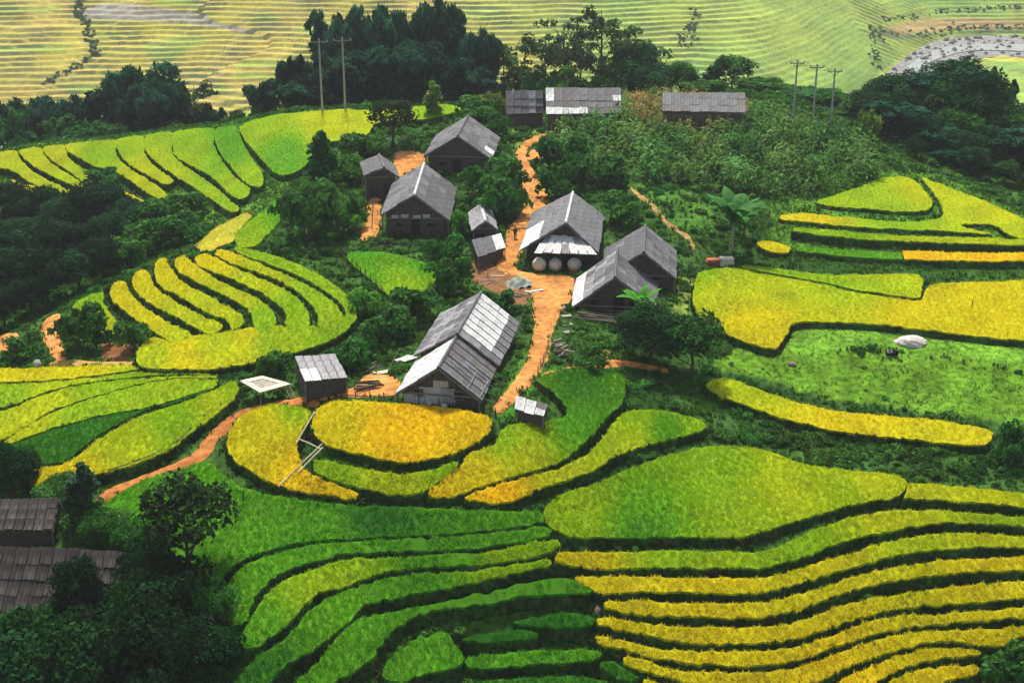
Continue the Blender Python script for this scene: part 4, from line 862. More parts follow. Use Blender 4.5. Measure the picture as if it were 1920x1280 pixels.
def airy(seed, h, w, col, n=15):
    r = np.random.default_rng(seed); C = []; R = []; mb = MB(); mb.tube([(0, 0, -.8), (.1, 0, h * .3), (-.1, .1, h * .65), (.05, 0, h * .97)], [.17, .14, .09, .02], 6)
    for k in range(n):
        z0 = h * r.uniform(.38, .93); a = r.uniform(0, 6.283); L = w * .5 * r.uniform(.35, 1) * (1.15 - z0 / h * .6); e = np.array([math.cos(a) * L, math.sin(a) * L, z0 + L * .6])
        mb.tube([(0, 0, z0), tuple(e * np.array([.5, .5, 1]) - np.array([0, 0, L * .1])), tuple(e)], [.06, .04, .015], 4)
        for q in range(2): C.append(e * np.array([1 - .35 * q, 1 - .35 * q, 1]) + r.normal(0, .25, 3)); R.append((r.uniform(.55, .95), r.uniform(.55, .95), r.uniform(.38, .65)))
    return dict(h=h, w=w, crown=leaf_mesh('crown', [leaves(np.array(C), np.array(R), 42, .24, col, .35)]), trunk=mb.mesh('trunk', M['bark']))
def bush(seed, h, w, col, n=14, per=80, size=.22):
    r = np.random.default_rng(seed); a = r.uniform(0, 6.283, n); q = np.sqrt(r.random(n)) * w * .36
    C = np.stack([np.cos(a) * q, np.sin(a) * q, h * r.uniform(.2, .72, n) * (1 - (q / w) ** 2)], 1); R = np.stack([w * r.uniform(.13, .22, n), w * r.uniform(.13, .22, n), h * r.uniform(.14, .26, n)], 1)
    mb = MB()
    for k in range(5): mb.tube([(0, 0, -.3), tuple(C[k] * np.array([.5, .5, .6])), tuple(C[k])], [.05, .04, .015], 4)
    return dict(h=h, w=w, crown=leaf_mesh('foliage', [leaves(C, R, per, size, col, .4)]), trunk=mb.mesh('stem', M['bark']), names=('foliage', 'stem'))
K = {}
for i in range(3): K['broad%d' % i] = broad(100 + i, 8, 7, (DK, MD, DK)[i], 30, 95)
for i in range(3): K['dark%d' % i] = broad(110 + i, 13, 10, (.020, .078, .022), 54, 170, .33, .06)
for i in range(3): K['bam%d' % i] = bamboo(120 + i, 13, 5.5, BM)
for i in range(2): K['col%d' % i] = column(130 + i, 6, 2.6, (DK, PL)[i])
for i in range(3): K['airy%d' % i] = airy(140 + i, 11, 6.5, (.065, .125, .04))
for i in range(4): K['bush%d' % i] = bush(150 + i, 2.6, 4.0, (DK, MD, BR, OL)[i])
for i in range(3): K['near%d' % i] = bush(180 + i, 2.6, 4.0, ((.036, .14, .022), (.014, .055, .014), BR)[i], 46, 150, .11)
for i in range(2): K['shade%d' % i] = broad(190 + i, 12, 9, (.011, .044, .014), 46, 140, .34, .06)  # leaf colour darkened so the gully's deep shade is painted in
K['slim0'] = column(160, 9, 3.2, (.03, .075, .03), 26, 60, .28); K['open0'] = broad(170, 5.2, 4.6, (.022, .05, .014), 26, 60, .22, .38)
def plant(kind, name, label, cat, px, base=None, y=None, top=None, wpx=None, group=None, h=None):
    """stands a tree: base pixel row on the visible slope, or forward distance y when its foot is hidden"""
    k = K[kind]
    if 'fit' not in k:
        c = np.empty(len(k['crown'].vertices) * 3, np.float32); k['crown'].vertices.foreach_get('co', c); c = c.reshape(-1, 3); k['h'] = float(np.percentile(c[:, 2], 99.7)); k['w'] = float(np.percentile(c[:, 0], 98.5) - np.percentile(c[:, 0], 1.5)); k['fit'] = 1
    if base is not None: b = hit1(px, base)
    else: r = rays([(px, top)])[0]; b = Vector((r[0] * y / r[1], y, 0)); b.z = float(ground(b.x, b.y))
    if h is None: h = at_y(px, top, b.y).z - b.z
    dist = (b - Vector((0, 0, CAM_Z))).length; w = wpx * dist / FPX if wpx else h * k['w'] / k['h']
    w = min(w, h * .95) if kind[:4] not in ('bush', 'near') else w
    s = (w / k['w'], w / k['w'], h / k['h']); t = empty(name, b - Vector((0, 0, .05)), VR.uniform(0, 6.283)); tag(t, label, cat, group)
    nm = k.get('names', ('crown', 'trunk'))
    a = obj(nm[0], k['crown'], t); c = obj(nm[1], k['trunk'], t)
    for q in (a, c): q.scale = s
    return t
# bamboo thicket behind the crest
GB = 'bamboo thicket on the crest'
for i, (px, y, top, w) in enumerate([(538, 226, 108, 50), (560, 229, 116, 50), (584, 231, 128, 45), (606, 228, 118, 45), (628, 232, 26, 62), (652, 229, 42, 55), (680, 235, 30, 60), (704, 231, 16, 62), (732, 234, 14, 62), (760, 230, 30, 60), (786, 235, 22, 60), (822, 231, 2, 62), (848, 234, 44, 55), (866, 229, 90, 55), (902, 227, 60, 50), (918, 230, 72, 40),
        (690, 224, 95, 90), (790, 223, 80, 90), (640, 223, 100, 85), (590, 224, 138, 80), (740, 222, 90, 90), (840, 222, 105, 85), (545, 222, 150, 60), (880, 222, 130, 70)]):
    plant('bam%d' % (i % 3), 'bamboo_clump', {538: 'low bamboo clump at the left end of the thicket', 606: 'low bamboo clump just behind the left utility pole', 628: 'tall bamboo clump rising between the two left utility poles', 822: 'tallest bamboo clump of the thicket, its tip near the frame top', 848: 'bamboo clump just right of the tallest one', 902: 'narrow bamboo clump at the right end of the thicket, taller one', 918: 'bamboo clump closing the right end of the thicket'}.get(px, 'dense dark bamboo clump in the thicket behind the left pair of utility poles'), 'bamboo', px, None, y, top, w, GB)
GL = 'trees beyond the left crest'
for i, (kd, px, y, top, w) in enumerate([('bush0', 12, 228, 200, 70), ('bam0', 40, 232, 190, 80), ('bam1', 78, 234, 192, 70), ('slim0', 100, 236, 190, 50), ('bam2', 140, 232, 184, 55), ('slim0', 165, 234, 172, 55), ('slim0', 196, 233, 172, 50),
        ('bam0', 232, 231, 150, 60), ('bam1', 258, 233, 126, 85), ('bam2', 280, 229, 160, 70), ('bam2', 305, 233, 150, 60), ('airy0', 318, 236, 140, 60), ('slim0', 340, 236, 178, 50), ('airy1', 362, 235, 152, 75), ('bam0', 385, 234, 200, 60), ('bush1', 418, 232, 222, 60), ('bush0', 120, 226, 225, 90), ('bush0', 200, 226, 225, 90), ('bush0', 60, 227, 232, 90), ('bush0', 300, 227, 222, 90)]):
    plant(kd, 'roadside_tree' if kd[0] != 'b' or kd[:5] == 'broad' else 'bamboo_clump' if kd[:3] == 'bam' else 'shrub', {'b': 'feathery dark bamboo clump in the tree line beyond the left crest' if kd[:3] == 'bam' else 'low dark shrub at the foot of the tree line beyond the left crest', 'd': 'dark full tree in the line beyond the left crest', 's': 'slim upright tree in the line beyond the left crest', 'a': 'thin leaved pale tree in the line beyond the left crest'}[kd[0]], 'tree' if kd[:4] not in ('bush', ) else 'shrub', px, None, y, top, w, GL)
plant('bam0', 'bamboo_clump', 'lone dark bamboo clump on the crest left of the thicket', 'bamboo', 484, None, 226, 155, 58)
plant('bush0', 'shrub', 'dark bush at the foot of the lone bamboo clump', 'shrub', 462, None, 224, 196, 60); plant('bush0', 'shrub', 'dark bush right of the lone bamboo clump', 'shrub', 505, None, 224, 190, 50)
GA = 'slender trees behind the barns'
for i, (px, y, top, w) in enumerate([(945, 230, 88, 70), (985, 232, 58, 90), (1022, 231, 62, 70), (1058, 234, 38, 90), (1128, 230, 10, 90), (1172, 233, 36, 85), (1090, 236, 60, 70)]):
    plant('airy%d' % (i % 3), 'slender_tree', ['tallest slender tree with a bare trunk behind the white patched barn', 'slender thin leaved tree behind the small grey barn on the crest', 'slender thin leaved tree behind the white patched barn'][0 if px == 1128 else 1 if px < 1030 else 2], 'tree', px, None, y, top, w, GA)
for i, (kd, px, y, top, w) in enumerate([('dark0', 1205, 231, 78, 100), ('broad0', 1168, 229, 105, 90), ('bush0', 960, 227, 142, 70), ('bush0', 1005, 227, 135, 70), ('bush1', 1055, 227, 130, 80), ('bush0', 1100, 227, 150, 70), ('dark1', 1215, 226, 120, 80), ('bush0', 1150, 225, 140, 80)]):
    plant(kd, 'tree' if kd[:4] != 'bush' else 'shrub', 'dark rounded tree right of the white patched barn' if kd[:4] != 'bush' else 'dark shrub filling the gap behind the barns', 'tree' if kd[:4] != 'bush' else 'shrub', px, None, y, top, w, 'dark growth behind the barns')
for i, (kd, px, y, top, w) in enumerate([('broad1', 1278, 231, 116, 55), ('slim0', 1300, 230, 140, 45), ('slim0', 1340, 232, 125, 50), ('broad2', 1376, 231, 104, 60), ('bush1', 1325, 227, 148, 80), ('bush1', 1405, 226, 145, 70), ('bush0', 1450, 222, 150, 80), ('bush1', 1432, 219, 185, 80), ('bush0', 1490, 218, 168, 80), ('bush0', 1540, 214, 170, 90), ('bush0', 1590, 210, 175, 90), ('bush1', 1560, 208, 200, 80), ('bush0', 1500, 212, 200, 80)]):
    plant(kd, 'tree' if kd[:4] != 'bush' else 'shrub', 'small tree standing behind the long low barn' if kd[:4] != 'bush' else 'green shrub in the hedge between the long barn and the dark forest', 'tree' if kd[:4] != 'bush' else 'shrub', px, None, y, top, w, 'hedge behind the long barn')
GF = 'dark forest on the right'
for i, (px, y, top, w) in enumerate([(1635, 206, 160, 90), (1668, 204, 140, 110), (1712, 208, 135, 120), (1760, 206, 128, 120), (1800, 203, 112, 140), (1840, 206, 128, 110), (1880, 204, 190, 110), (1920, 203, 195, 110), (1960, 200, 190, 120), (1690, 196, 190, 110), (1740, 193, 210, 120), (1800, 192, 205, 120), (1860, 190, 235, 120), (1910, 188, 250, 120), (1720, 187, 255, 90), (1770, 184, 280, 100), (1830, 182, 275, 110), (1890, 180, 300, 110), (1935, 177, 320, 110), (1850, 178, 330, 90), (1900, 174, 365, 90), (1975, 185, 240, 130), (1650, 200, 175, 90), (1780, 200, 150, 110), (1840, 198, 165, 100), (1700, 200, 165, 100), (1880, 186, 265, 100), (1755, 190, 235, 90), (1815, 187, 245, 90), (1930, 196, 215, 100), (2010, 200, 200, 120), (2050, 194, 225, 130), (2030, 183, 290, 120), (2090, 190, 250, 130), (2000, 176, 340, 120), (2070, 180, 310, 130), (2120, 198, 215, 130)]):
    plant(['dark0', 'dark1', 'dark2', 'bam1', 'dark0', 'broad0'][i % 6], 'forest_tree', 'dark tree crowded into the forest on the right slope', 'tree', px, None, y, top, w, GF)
for px, top in ((1866, 126), (1903, 150), (1882, 160)): plant('slim0', 'slim_tree', 'slim pointed tree rising out of the dark forest at the right edge', 'tree', px, None, 215, top, 26, 'slim trees over the dark forest')
plant('bush3', 'shrub', 'sunlit yellow green shrub at the left edge of the dark forest', 'shrub', 1628, 268, None, 205, 50)
plant('bush2', 'shrub', 'small bright yellow shrub beside the long low barn', 'shrub', 1228, None, 214, 164, 26)
GG = 'trees filling the left gully'
for i, (px, b, top, w) in enumerate([(25, 430, 345, 130), (85, 440, 352, 110), (120, 460, 372, 110), (175, 440, 345, 120), (215, 430, 352, 100), (40, 500, 410, 130), (110, 530, 420, 130), (170, 510, 415, 120), (215, 480, 400, 100), (20, 580, 470, 140), (90, 570, 470, 130), (150, 545, 470, 110), (195, 525, 450, 90), (-30, 520, 400, 150), (250, 440, 372, 80), (10, 610, 540, 110), (60, 590, 520, 100), (-90, 470, 390, 130), (-150, 500, 420, 140), (-100, 560, 470, 130)]):
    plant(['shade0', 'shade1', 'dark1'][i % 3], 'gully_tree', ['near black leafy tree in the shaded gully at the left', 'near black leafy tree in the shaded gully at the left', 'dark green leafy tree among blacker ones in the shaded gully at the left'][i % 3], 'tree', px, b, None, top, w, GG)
GS_ = 'bushes on the upper side of the gully'
for i, (px, b, top, w) in enumerate([(300, 425, 375, 90), (345, 420, 360, 90), (300, 470, 405, 90), (345, 460, 400, 90), (265, 490, 420, 90), (240, 505, 450, 70), (200, 345, 315, 60), (265, 480, 440, 80)]):
    plant('bush%d' % (i % 3 if i % 3 < 2 else 1), 'shrub', 'leafy bush on the slope between the crest terraces and the spur', 'shrub', px, b, None, top, w, GS_)
# hamlet trees
plant('open0', 'shade_tree', 'round topped tree with a forked trunk behind the rear orange yard', 'tree', 737, 272, None, 186, 82)
plant('col0', 'evergreen_tree', 'dark column shaped evergreen left of the hamlet', 'tree', 603, 342, None, 246, 50)
plant('col1', 'young_tree', 'pale green young tree against the dark thicket', 'tree', 814, 222, None, 152, 32)
for (kd, px, b, top, w, lab) in [('bush1', 885, 238, 182, 80, 'leafy shrub above the rearmost house'), ('bush3', 925, 225, 175, 60, 'yellowish shrub left of the small grey barn'), ('bush0', 922, 262, 215, 60, 'dark shrub right of the rearmost house'), ('bush1', 675, 300, 250, 80, 'dense shrub left of the rear orange yard'), ('bush2', 655, 340, 290, 60, 'small leafy shrub above the dark roofed hut'), ('bush0', 575, 450, 345, 105, 'large dark shrub between the spur and the hamlet'), ('bush2', 645, 430, 360, 90, 'bright green shrub left of the white ridged house'), ('bush1', 600, 400, 330, 60, 'dark shrub under the column shaped evergreen'),
        ('bush0', 905, 370, 298, 80, 'dark shrub between the rear house and the path'), ('bush1', 950, 395, 300, 80, 'broad shrub leaning over the left side of the upper path'), ('bush0', 925, 420, 340, 80, 'shrub behind the little pale roofed hut'), ('bush2', 868, 440, 395, 45, 'bright shrub at the left of the little pale roofed hut'), ('bush0', 1060, 330, 255, 90, 'dark shrub on the right of the upper path'), ('bush0', 1110, 350, 290, 100, 'dark shrub below the maize'), ('bush1', 1160, 420, 360, 70, 'shrub behind the house with the skirt roof'), ('bush0', 1045, 370, 315, 60, 'dark shrub above the skirt roofed house'),
        ('bush0', 830, 500, 440, 70, 'tangled shrub above the round green plot'), ('bush1', 850, 545, 480, 80, 'shrub at the right of the round green plot'), ('bush1', 770, 600, 540, 90, 'shrub below the round green plot'), ('bush0', 720, 640, 580, 90, 'shrub behind the long house on the left'), ('bush2', 690, 590, 540, 70, 'bright shrub under the fence of the round plot'), ('bush0', 640, 700, 640, 80, 'shrub right of the grey sheet roofed shed'), ('bush1', 520, 700, 660, 60, 'low shrub above the cream drying rack'), ('bush0', 930, 590, 540, 60, 'dark shrub behind the ridge of the long house'),
        ('bush0', 1110, 700, 655, 60, 'shrub below the log heap'), ('bush0', 150, 660, 575, 85, 'dome shaped bush on the bare orange bank'), ('bush0', 55, 670, 625, 65, 'round bush left of the bare orange bank'), ('bush1', 245, 660, 600, 60, 'bush beside the brown bare soil'), ('bush0', 1880, 1285, 1215, 90, 'green bush among the golden steps at the lower right corner'), ('bush0', 1905, 870, 800, 70, 'dark bush at the right edge below the curved yellow strip')]:
    plant(kd, 'shrub', lab, 'shrub', px, b, None, top, w)
plant('dark0', 'yard_tree', 'dark spreading tree below the ribbed roof house', 'tree', 1220, 680, None, 570, 150)
plant('broad0', 'yard_tree', 'dark rounded tree right of the spreading yard tree', 'tree', 1298, 705, None, 592, 110)
# foreground corner
plant('open0', 'round_tree', 'dark round tree with several pale stems in the lower left', 'tree', 358, 1085, None, 898, 150)
plant('slim0', 'thin_tree', 'thin half bare tree behind the upper dark roof', 'tree', 163, 985, None, 870, 60)
plant('shade0', 'front_tree', 'dark tree standing in front of the larger dark roof', 'tree', 160, 1210, None, 1055, 90)
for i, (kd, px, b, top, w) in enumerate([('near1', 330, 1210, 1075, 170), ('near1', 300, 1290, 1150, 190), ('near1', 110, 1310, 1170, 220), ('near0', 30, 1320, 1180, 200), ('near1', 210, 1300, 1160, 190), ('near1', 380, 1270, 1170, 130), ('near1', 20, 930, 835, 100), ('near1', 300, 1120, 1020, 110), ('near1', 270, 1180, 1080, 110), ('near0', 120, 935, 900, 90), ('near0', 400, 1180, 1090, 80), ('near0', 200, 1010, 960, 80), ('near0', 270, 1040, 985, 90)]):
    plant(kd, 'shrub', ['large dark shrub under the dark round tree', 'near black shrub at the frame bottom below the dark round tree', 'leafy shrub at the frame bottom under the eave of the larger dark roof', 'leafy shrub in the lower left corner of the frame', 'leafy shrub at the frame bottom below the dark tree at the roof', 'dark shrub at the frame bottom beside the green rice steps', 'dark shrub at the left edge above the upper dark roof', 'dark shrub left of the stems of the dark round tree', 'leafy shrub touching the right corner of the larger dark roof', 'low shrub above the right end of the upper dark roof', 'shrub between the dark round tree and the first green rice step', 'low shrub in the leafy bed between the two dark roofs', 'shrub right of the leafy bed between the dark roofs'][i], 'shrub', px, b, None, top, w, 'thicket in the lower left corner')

# banana plants
def banana_leaf(L, w, droop, seed):
    r = random.Random(seed); V = []; F = []; n = 7
    for i in range(n + 1):
        t = i / n; ang = 1.38 - droop * t; x = sum(math.cos(1.38 - droop * (q / 12) * t) for q in range(12)) / 12 * L * t; z = sum(math.sin(1.38 - droop * (q / 12) * t) for q in range(12)) / 12 * L * t
        ww = w * math.sin(math.pi * min(1, .12 + t * .88)) ** .7 * (1 - .1 * r.random()); V += [(x, -ww / 2, z - ww * .16), (x, 0, z), (x, ww / 2, z - ww * .16)]
    for i in range(n):
        a = i * 3; F += [[a, a + 1, a + 4, a + 3], [a + 1, a + 2, a + 5, a + 4]]
    return V, F
M['banana'] = mat('banana_leaf', (.055, .22, .04), .6, .06, 2, .8, 1.2, 0, objrand=.25); M['newleaf'] = mat('young_leaf', (.09, .36, .03), .6, .06, 2, .85, 1.15, 0)
for q in ('banana', 'newleaf'): translucent(M[q], .35)
BL = [mesh_np('leaf', *banana_leaf(1.9 + .2 * i, .72, (1.3, 1.9, 2.4)[i], i), [M['banana']]) for i in range(3)]
def banana(label, px, b, top, mm='banana', n=9, stem=True, pale=False):
    p = hit1(px, b); h = at_y(px, top, p.y).z - p.z; t = empty('banana_plant', p); tag(t, label, 'banana plant'); sh = h * .40
    mb = MB(); mb.tube([(0, 0, -.3), (.04, 0, sh * .5), (0, .03, sh)], [.16, .13, .09], 8); mb.build('stem', M['palebark' if pale else 'bark'], t)
    for k in range(n):
        o = obj('leaf', BL[k % 3], t, (0, 0, sh * (.9 + .02 * k)), (0, random.uniform(-.25, .25), k * 2.399 + random.uniform(-.2, .2))); s_ = h / 3.4 * random.uniform(.85, 1.1); o.scale = (s_, s_, s_)
        if mm != 'banana': o.material_slots[0].link = 'OBJECT'; o.material_slots[0].material = M[mm]
    return t
banana('tall banana plant with a pale stem above the brick trough', 1372, 470, 335, n=15, pale=True)
banana('bright green young banana plant in front of the ribbed roof house', 1198, 610, 515, 'newleaf', n=6)
banana('small banana plant beside the tall one', 1395, 440, 375, n=7)

# ---- undergrowth and grass: what nobody could count
def clump(name, n, r, size, col, seed, aspect=1.8, up=.35, h=.7):
    C = np.array([[0, 0, .25 * h], [.3 * r, .1 * r, .35 * h], [-.25 * r, .25 * r, .2 * h], [0, -.3 * r, .4 * h]]); R = np.array([[r * .6, r * .6, h * .5]] * 4)
    V, F, Cc = leaves(C, R, n // 4, size, (1, 1, 1), .4, aspect, 0, .35, up); me = mesh_np(name, V, F, [M['scrub']]); return bpy.data.objects.new(name, me)
M['scrub'].node_tree  # instancer colour
P_BUSH = clump('scrub_clump', 96, .75, .19, None, 1)
def maize_mesh(seed):
    r = random.Random(seed); V = []; F = []
    def blade(b0, a, L, z, w, dr):
        k = len(V); ca, sa = math.cos(a), math.sin(a)
        for t, ww in ((0, .6), (.45, 1), (.8, .7), (1, .05)):
            x = L * t; zz = z + L * (.75 * t - dr * t * t); V.append((ca * x - sa * w * ww / 2, sa * x + ca * w * ww / 2, zz)); V.append((ca * x + sa * w * ww / 2, sa * x - ca * w * ww / 2, zz))
        for i in range(3): F.append([k + 2 * i, k + 2 * i + 1, k + 2 * i + 3, k + 2 * i + 2])
    for i in range(9): blade(0, i * 2.6 + r.uniform(-.3, .3), r.uniform(.6, .9), .2 + i * .19, .20, r.uniform(.7, 1.3))
    k = len(V); V.extend([(-.03, 0, 0), (.03, 0, 0), (.015, .02, 2.1), (-.015, -.02, 2.1)]); F.append([k, k + 1, k + 2, k + 3])
    for i in range(4): blade(0, i * 1.57, .16, 2.05, .03, .2)
    return bpy.data.objects.new('maize_plant', mesh_np('maize_plant', V, F, [M['scrub']]))
P_MAIZE = maize_mesh(3)
def occupied(Q, big=False):
    m = np.zeros(len(Q), bool)
    for p in OCC: m |= inside(p, Q)
    if big:
        for p in OCC_B: m |= inside(p, Q)
    return m
def rnd_in(PP, dens):
    z = zone(PP); lo, hi = z.min(0), z.max(0); n = int((hi - lo).prod() * dens); q = VR.uniform(lo, hi, (n, 2)); return q[inside(z, q)]
def cover(name, label, Q, smin, smax, col, proto, var=.3, zoff=0.0, patch=6, gap=None):
    Q = Q[~occupied(Q, proto is P_BUSH)]
    if gap is not None: Q = Q[wnoise(Q[:, 0], Q[:, 1], patch * 1.3, 97) > gap]
    s = VR.uniform(smin, smax, len(Q)) * (1 + .35 * wnoise(Q[:, 0], Q[:, 1], patch, 91)); c = np.array(col)[None] * (1 + .35 * wnoise(Q[:, 0], Q[:, 1], patch, 92))[:, None] * VR.uniform(1 - var, 1 + var, (len(Q), 1)); c = c * (1 + .3 * wnoise(Q[:, 0], Q[:, 1], patch * 2, 93)[:, None] * np.array([1, .1, 0]))
    points_object(name, np.c_[Q, ground(Q[:, 0], Q[:, 1]) + zoff], s, np.clip(c, .003, 1), proto, 'stuff', label); print(name, len(Q))
MAIZE = "1040,262 1060,225 1130,200 1200,192 1290,192 1400,208 1450,225 1540,250 1600,275 1650,300 1660,330 1600,355 1530,365 1450,372 1380,360 1300,352 1230,345 1150,330 1090,318 1045,300"
WEEDS = "1330,690 1400,650 1470,668 1600,664 1800,680 1900,700 1990,710 1990,800 1860,795 1740,775 1550,745 1420,710"
cover_later = []
MEADOW = '365,470 400,430 450,398 480,400 520,370 540,385 525,415 490,458 450,466 420,455 395,472'; zmd = zone(MEADOW)
UR = '1470,330 1740,325 1990,450 1990,530 1740,528 1480,500 1420,450'; zur = zone(UR)
HILL = '0,285 120,262 250,250 400,235 480,220 520,240 545,330 520,380 450,410 340,410 220,340 100,365 0,345'; zh = zone(HILL)
zm = zone(MAIZE); zw = zone(WEEDS); zg = zone(GRASS)
lo, hi = np.array([-112., 66.]), np.array([110., 238.]); q = VR.uniform(lo, hi, (int((hi - lo).prod() * .85), 2))
vis = np.abs(q[:, 0]) < q[:, 1] * .50 + 8; q = q[vis & ~inside(zm, q) & ~inside(zg, q) & ~inside(zw, q) & ~inside(zmd, q) & ~inside(zur, q) & ~inside(zh, q)]
cover('undergrowth', 'dark low scrub covering banks and gaps between the fields', q, .35, 1.05, (.055, .165, .024), P_BUSH, .4, -.05, 6, -.35)
lo, hi = np.array([-112., 66.]), np.array([110., 238.]); q = VR.uniform(lo, hi, (int((hi - lo).prod() * 2.2), 2)); vis = np.abs(q[:, 0]) < q[:, 1] * .50 + 8
cover('grass', 'rough green grass between fields and houses', q[vis & ~inside(zm, q) & ~inside(zg, q) & ~inside(zw, q)], .5, 1.2, (.048, .14, .018), P_GRASS, .35)
cover('grass', 'short bright grass on the knoll with the pale boulder', rnd_in(GRASS, 6), .22, .45, (.20, .40, .03), P_GRASS, .2)
cover('undergrowth', 'low weeds on the grassy knoll', rnd_in(WEEDS, .12), .2, .45, (.10, .26, .028), P_BUSH, .35, -.05, 4, .2)
cover('grass', 'mid green rough grass on the slope of the knoll', rnd_in(WEEDS, 5), .25, .5, (.15, .30, .02), P_GRASS, .2)
qm = rnd_in(MAIZE, 1.25); ripe = inside(zone("1190,185 1300,185 1400,205 1400,235 1330,262 1230,262 1180,235"), qm)
cover('maize', 'green maize plants crowding the rise right of the path', qm[~ripe], .85, 1.5, (.090, .205, .042), P_MAIZE, .4)
cover('maize', 'drying brownish maize plants below the long low barn', qm[ripe], .75, 1.2, (.27, .24, .06), P_MAIZE, .4)
cover('vegetable_patch', 'leafy green vegetable bed behind the cream drying rack', rnd_in("410,705 470,690 560,655 660,600 700,620 640,660 560,668 540,700 450,712", 3.0), .5, .9, (.04, .125, .035), P_BUSH, .3, -.05)
cover('vegetable_patch', 'broad leaved bed between the two dark roofs', rnd_in("100,985 150,972 240,985 270,1005 230,1020 110,1012", 4.0), .5, .9, (.05, .15, .04), P_BUSH, .3, -.05)
cover('undergrowth', 'yellowish dry scrub at the neck of the spur', rnd_in("365,466 400,432 460,396 474,400 440,440 410,470", 2.0), .3, .6, (.30, .30, .07), P_BUSH, .3, -.05)
cover('undergrowth', 'bushy growth on the risers below the left crest', rnd_in(HILL, 1.3), .25, .55, (.075, .21, .026), P_BUSH, .4, -.05)
cover('undergrowth', 'bushy growth in the dark bank between the knoll strip and the broad lime field', rnd_in("1340,830 1420,790 1550,820 1700,840 1860,850 1990,860 1990,905 1700,890 1520,865 1400,830", 1.6), .4, 1.0, (.05, .13, .022), P_BUSH, .4, -.05)
cover('undergrowth', 'leafy mixed scrub round the hamlet houses', rnd_in("540,350 700,240 960,240 960,400 860,480 880,560 760,650 640,690 560,700 640,620 660,560 560,480", .8), .5, 1.2, (.07, .20, .03), P_BUSH, .45, -.05, 5, .0)

hq = np.vstack([fline("150,-5 148,20 165,50 170,75 178,100", 150, 1.2), fline("178,100 150,122 110,142 80,160", 60, .8), fline("1310,20 1290,60 1285,85", 60, 1.5), fline("1640,58 1720,64 1840,52 1960,56", 120, 2.0), fline("1640,60 1640,100 1650,130", 60, 2.0), fline("1660,40 1760,24 1960,10", 90, 1.4)])
points_object('hedgerow', np.c_[hq, ground(hq[:, 0], hq[:, 1])], VR.uniform(.6, 1.7, len(hq)), np.tile(np.array((.05, .125, .05)), (len(hq), 1)) * VR.uniform(.7, 1.4, (len(hq), 1)), P_BUSH, 'stuff', 'dark green hedgerows along the ditches of the far hillside')
cover('grass', 'bright meadow grass at the neck of the spur', rnd_in(MEADOW, 3), .35, .8, (.12, .26, .024), P_GRASS, .3)
cover('grass', 'fresh grass on the banks of the upper right terraces', rnd_in(UR, 3.5), .35, .8, (.10, .25, .022), P_GRASS, .3)
cover('grass', 'fresh grass on the risers below the left crest', rnd_in(HILL, 2.5), .35, .8, (.09, .23, .022), P_GRASS, .3)

# ---------------------------------------------------------------- small things
def spot(px, py, off=0.0): return hit1(px, py, off)
def stick(name, label, cat, pts, r, m='post', n=6, group=None, top=None):
    """poles, rails: pts are world points; the thing stands at the first"""
    b = Vector(pts[0]); mb = MB(); mb.tube([Vector(p) - b for p in pts], r, n); o = mb.build(name, M[m], None, b); tag(o, label, cat, group); return o
def rockmesh(name, w, d, h, seed, m):
    r = np.random.default_rng(seed); V = []; F = []; n = 14; k = 6
    ph = r.uniform(0, 6.28, 4)
    for i in range(k + 1):
        a = math.pi / 2 * (1 - i / k) - .25 * (i == 0) * 0; z = math.sin(a); c = math.cos(a)
        for j in range(n): t = 2 * math.pi * j / n; q = 1 + .13 * math.sin(2 * t + ph[0]) + .09 * math.sin(3 * t + ph[1] + 2 * z) + r.normal(0, .05); V.append((c * math.cos(t) * w / 2 * q + .001 * j, c * math.sin(t) * d / 2 * q, z * h * (1 + .15 * math.sin(2 * t + ph[2]) * c) - .12 * (i == k)))
    for i in range(k):
        for j in range(n): F.append([i * n + j, (i + 1) * n + j, (i + 1) * n + (j + 1) % n, i * n + (j + 1) % n])
    return mesh_np(name, V, F, [M[m]], smooth=False)
M['paleboulder'] = mat('pale_boulder', (.60, .55, .52), .9, .05, 2.0, .75, 1.12, .5, .06)
M['brownrock'] = mat('brown_rock', (.20, .155, .11), .9, .05, 2.5, .5, 1.4, .6, .06)
def rock(label, px, py, w, d, h, seed, cat='rock', name='rock', m='stone'): o = obj(name, rockmesh(name, w, d, h, seed, m), None, spot(px, py) - Vector((0, 0, .05)), (0, 0, seed)); tag(o, label, cat); return o
rock('large flat pale boulder lying on the bright grass knoll', 1708, 643, 3.1, 2.2, .8, 3, 'boulder', 'boulder', 'paleboulder')
rock('small brown rock in the grass left of the pale boulder', 1485, 682, 1.2, .8, .3, 5, m='brownrock')
rock('pale rough rock between the green and the golden rice steps', 1121, 1146, .9, .7, .5, 8, m='brownrock')
rock('cream rock at the foot of the dome shaped bush', 70, 684, 1.3, .9, .6, 11)
# utility poles
def pole(label, px, base, top, arm, r0=.15, group=None):
    b = spot(px, base); h = at_y(px, top, b.y).z - b.z; t = empty('utility_pole', b, .08); tag(t, label, 'utility pole', group)
    mb = MB(); mb.tube([(0, 0, -.8), (0, 0, h * .5), (0, 0, h)], [r0 * 1.15, r0, r0 * .75], 8); mb.build('pole', M['concrete'], t)
    c = MB(); c.box((0, -.02, h - .5), (arm, .12, .12)); ca = c.build('cross_arm', M['post'], t)
    for x in (-.46, 0, .46): i = MB(); i.lathe([(.05, 0), (.09, .05), (.05, .12), (.08, .17), (.03, .28)], 8, (x * arm, -.02, h - .44)); i.build('insulator', M['tank'], ca)
    s = MB(); s.tube([(-arm * .3, 0, h - .5), (0, .02, h - 1.2)], .03, 4); s.tube([(arm * .3, 0, h - .5), (0, .02, h - 1.2)], .03, 4); s.build('brace', M['post'], t)
    return b + Vector((0, 0, h - .2)), arm
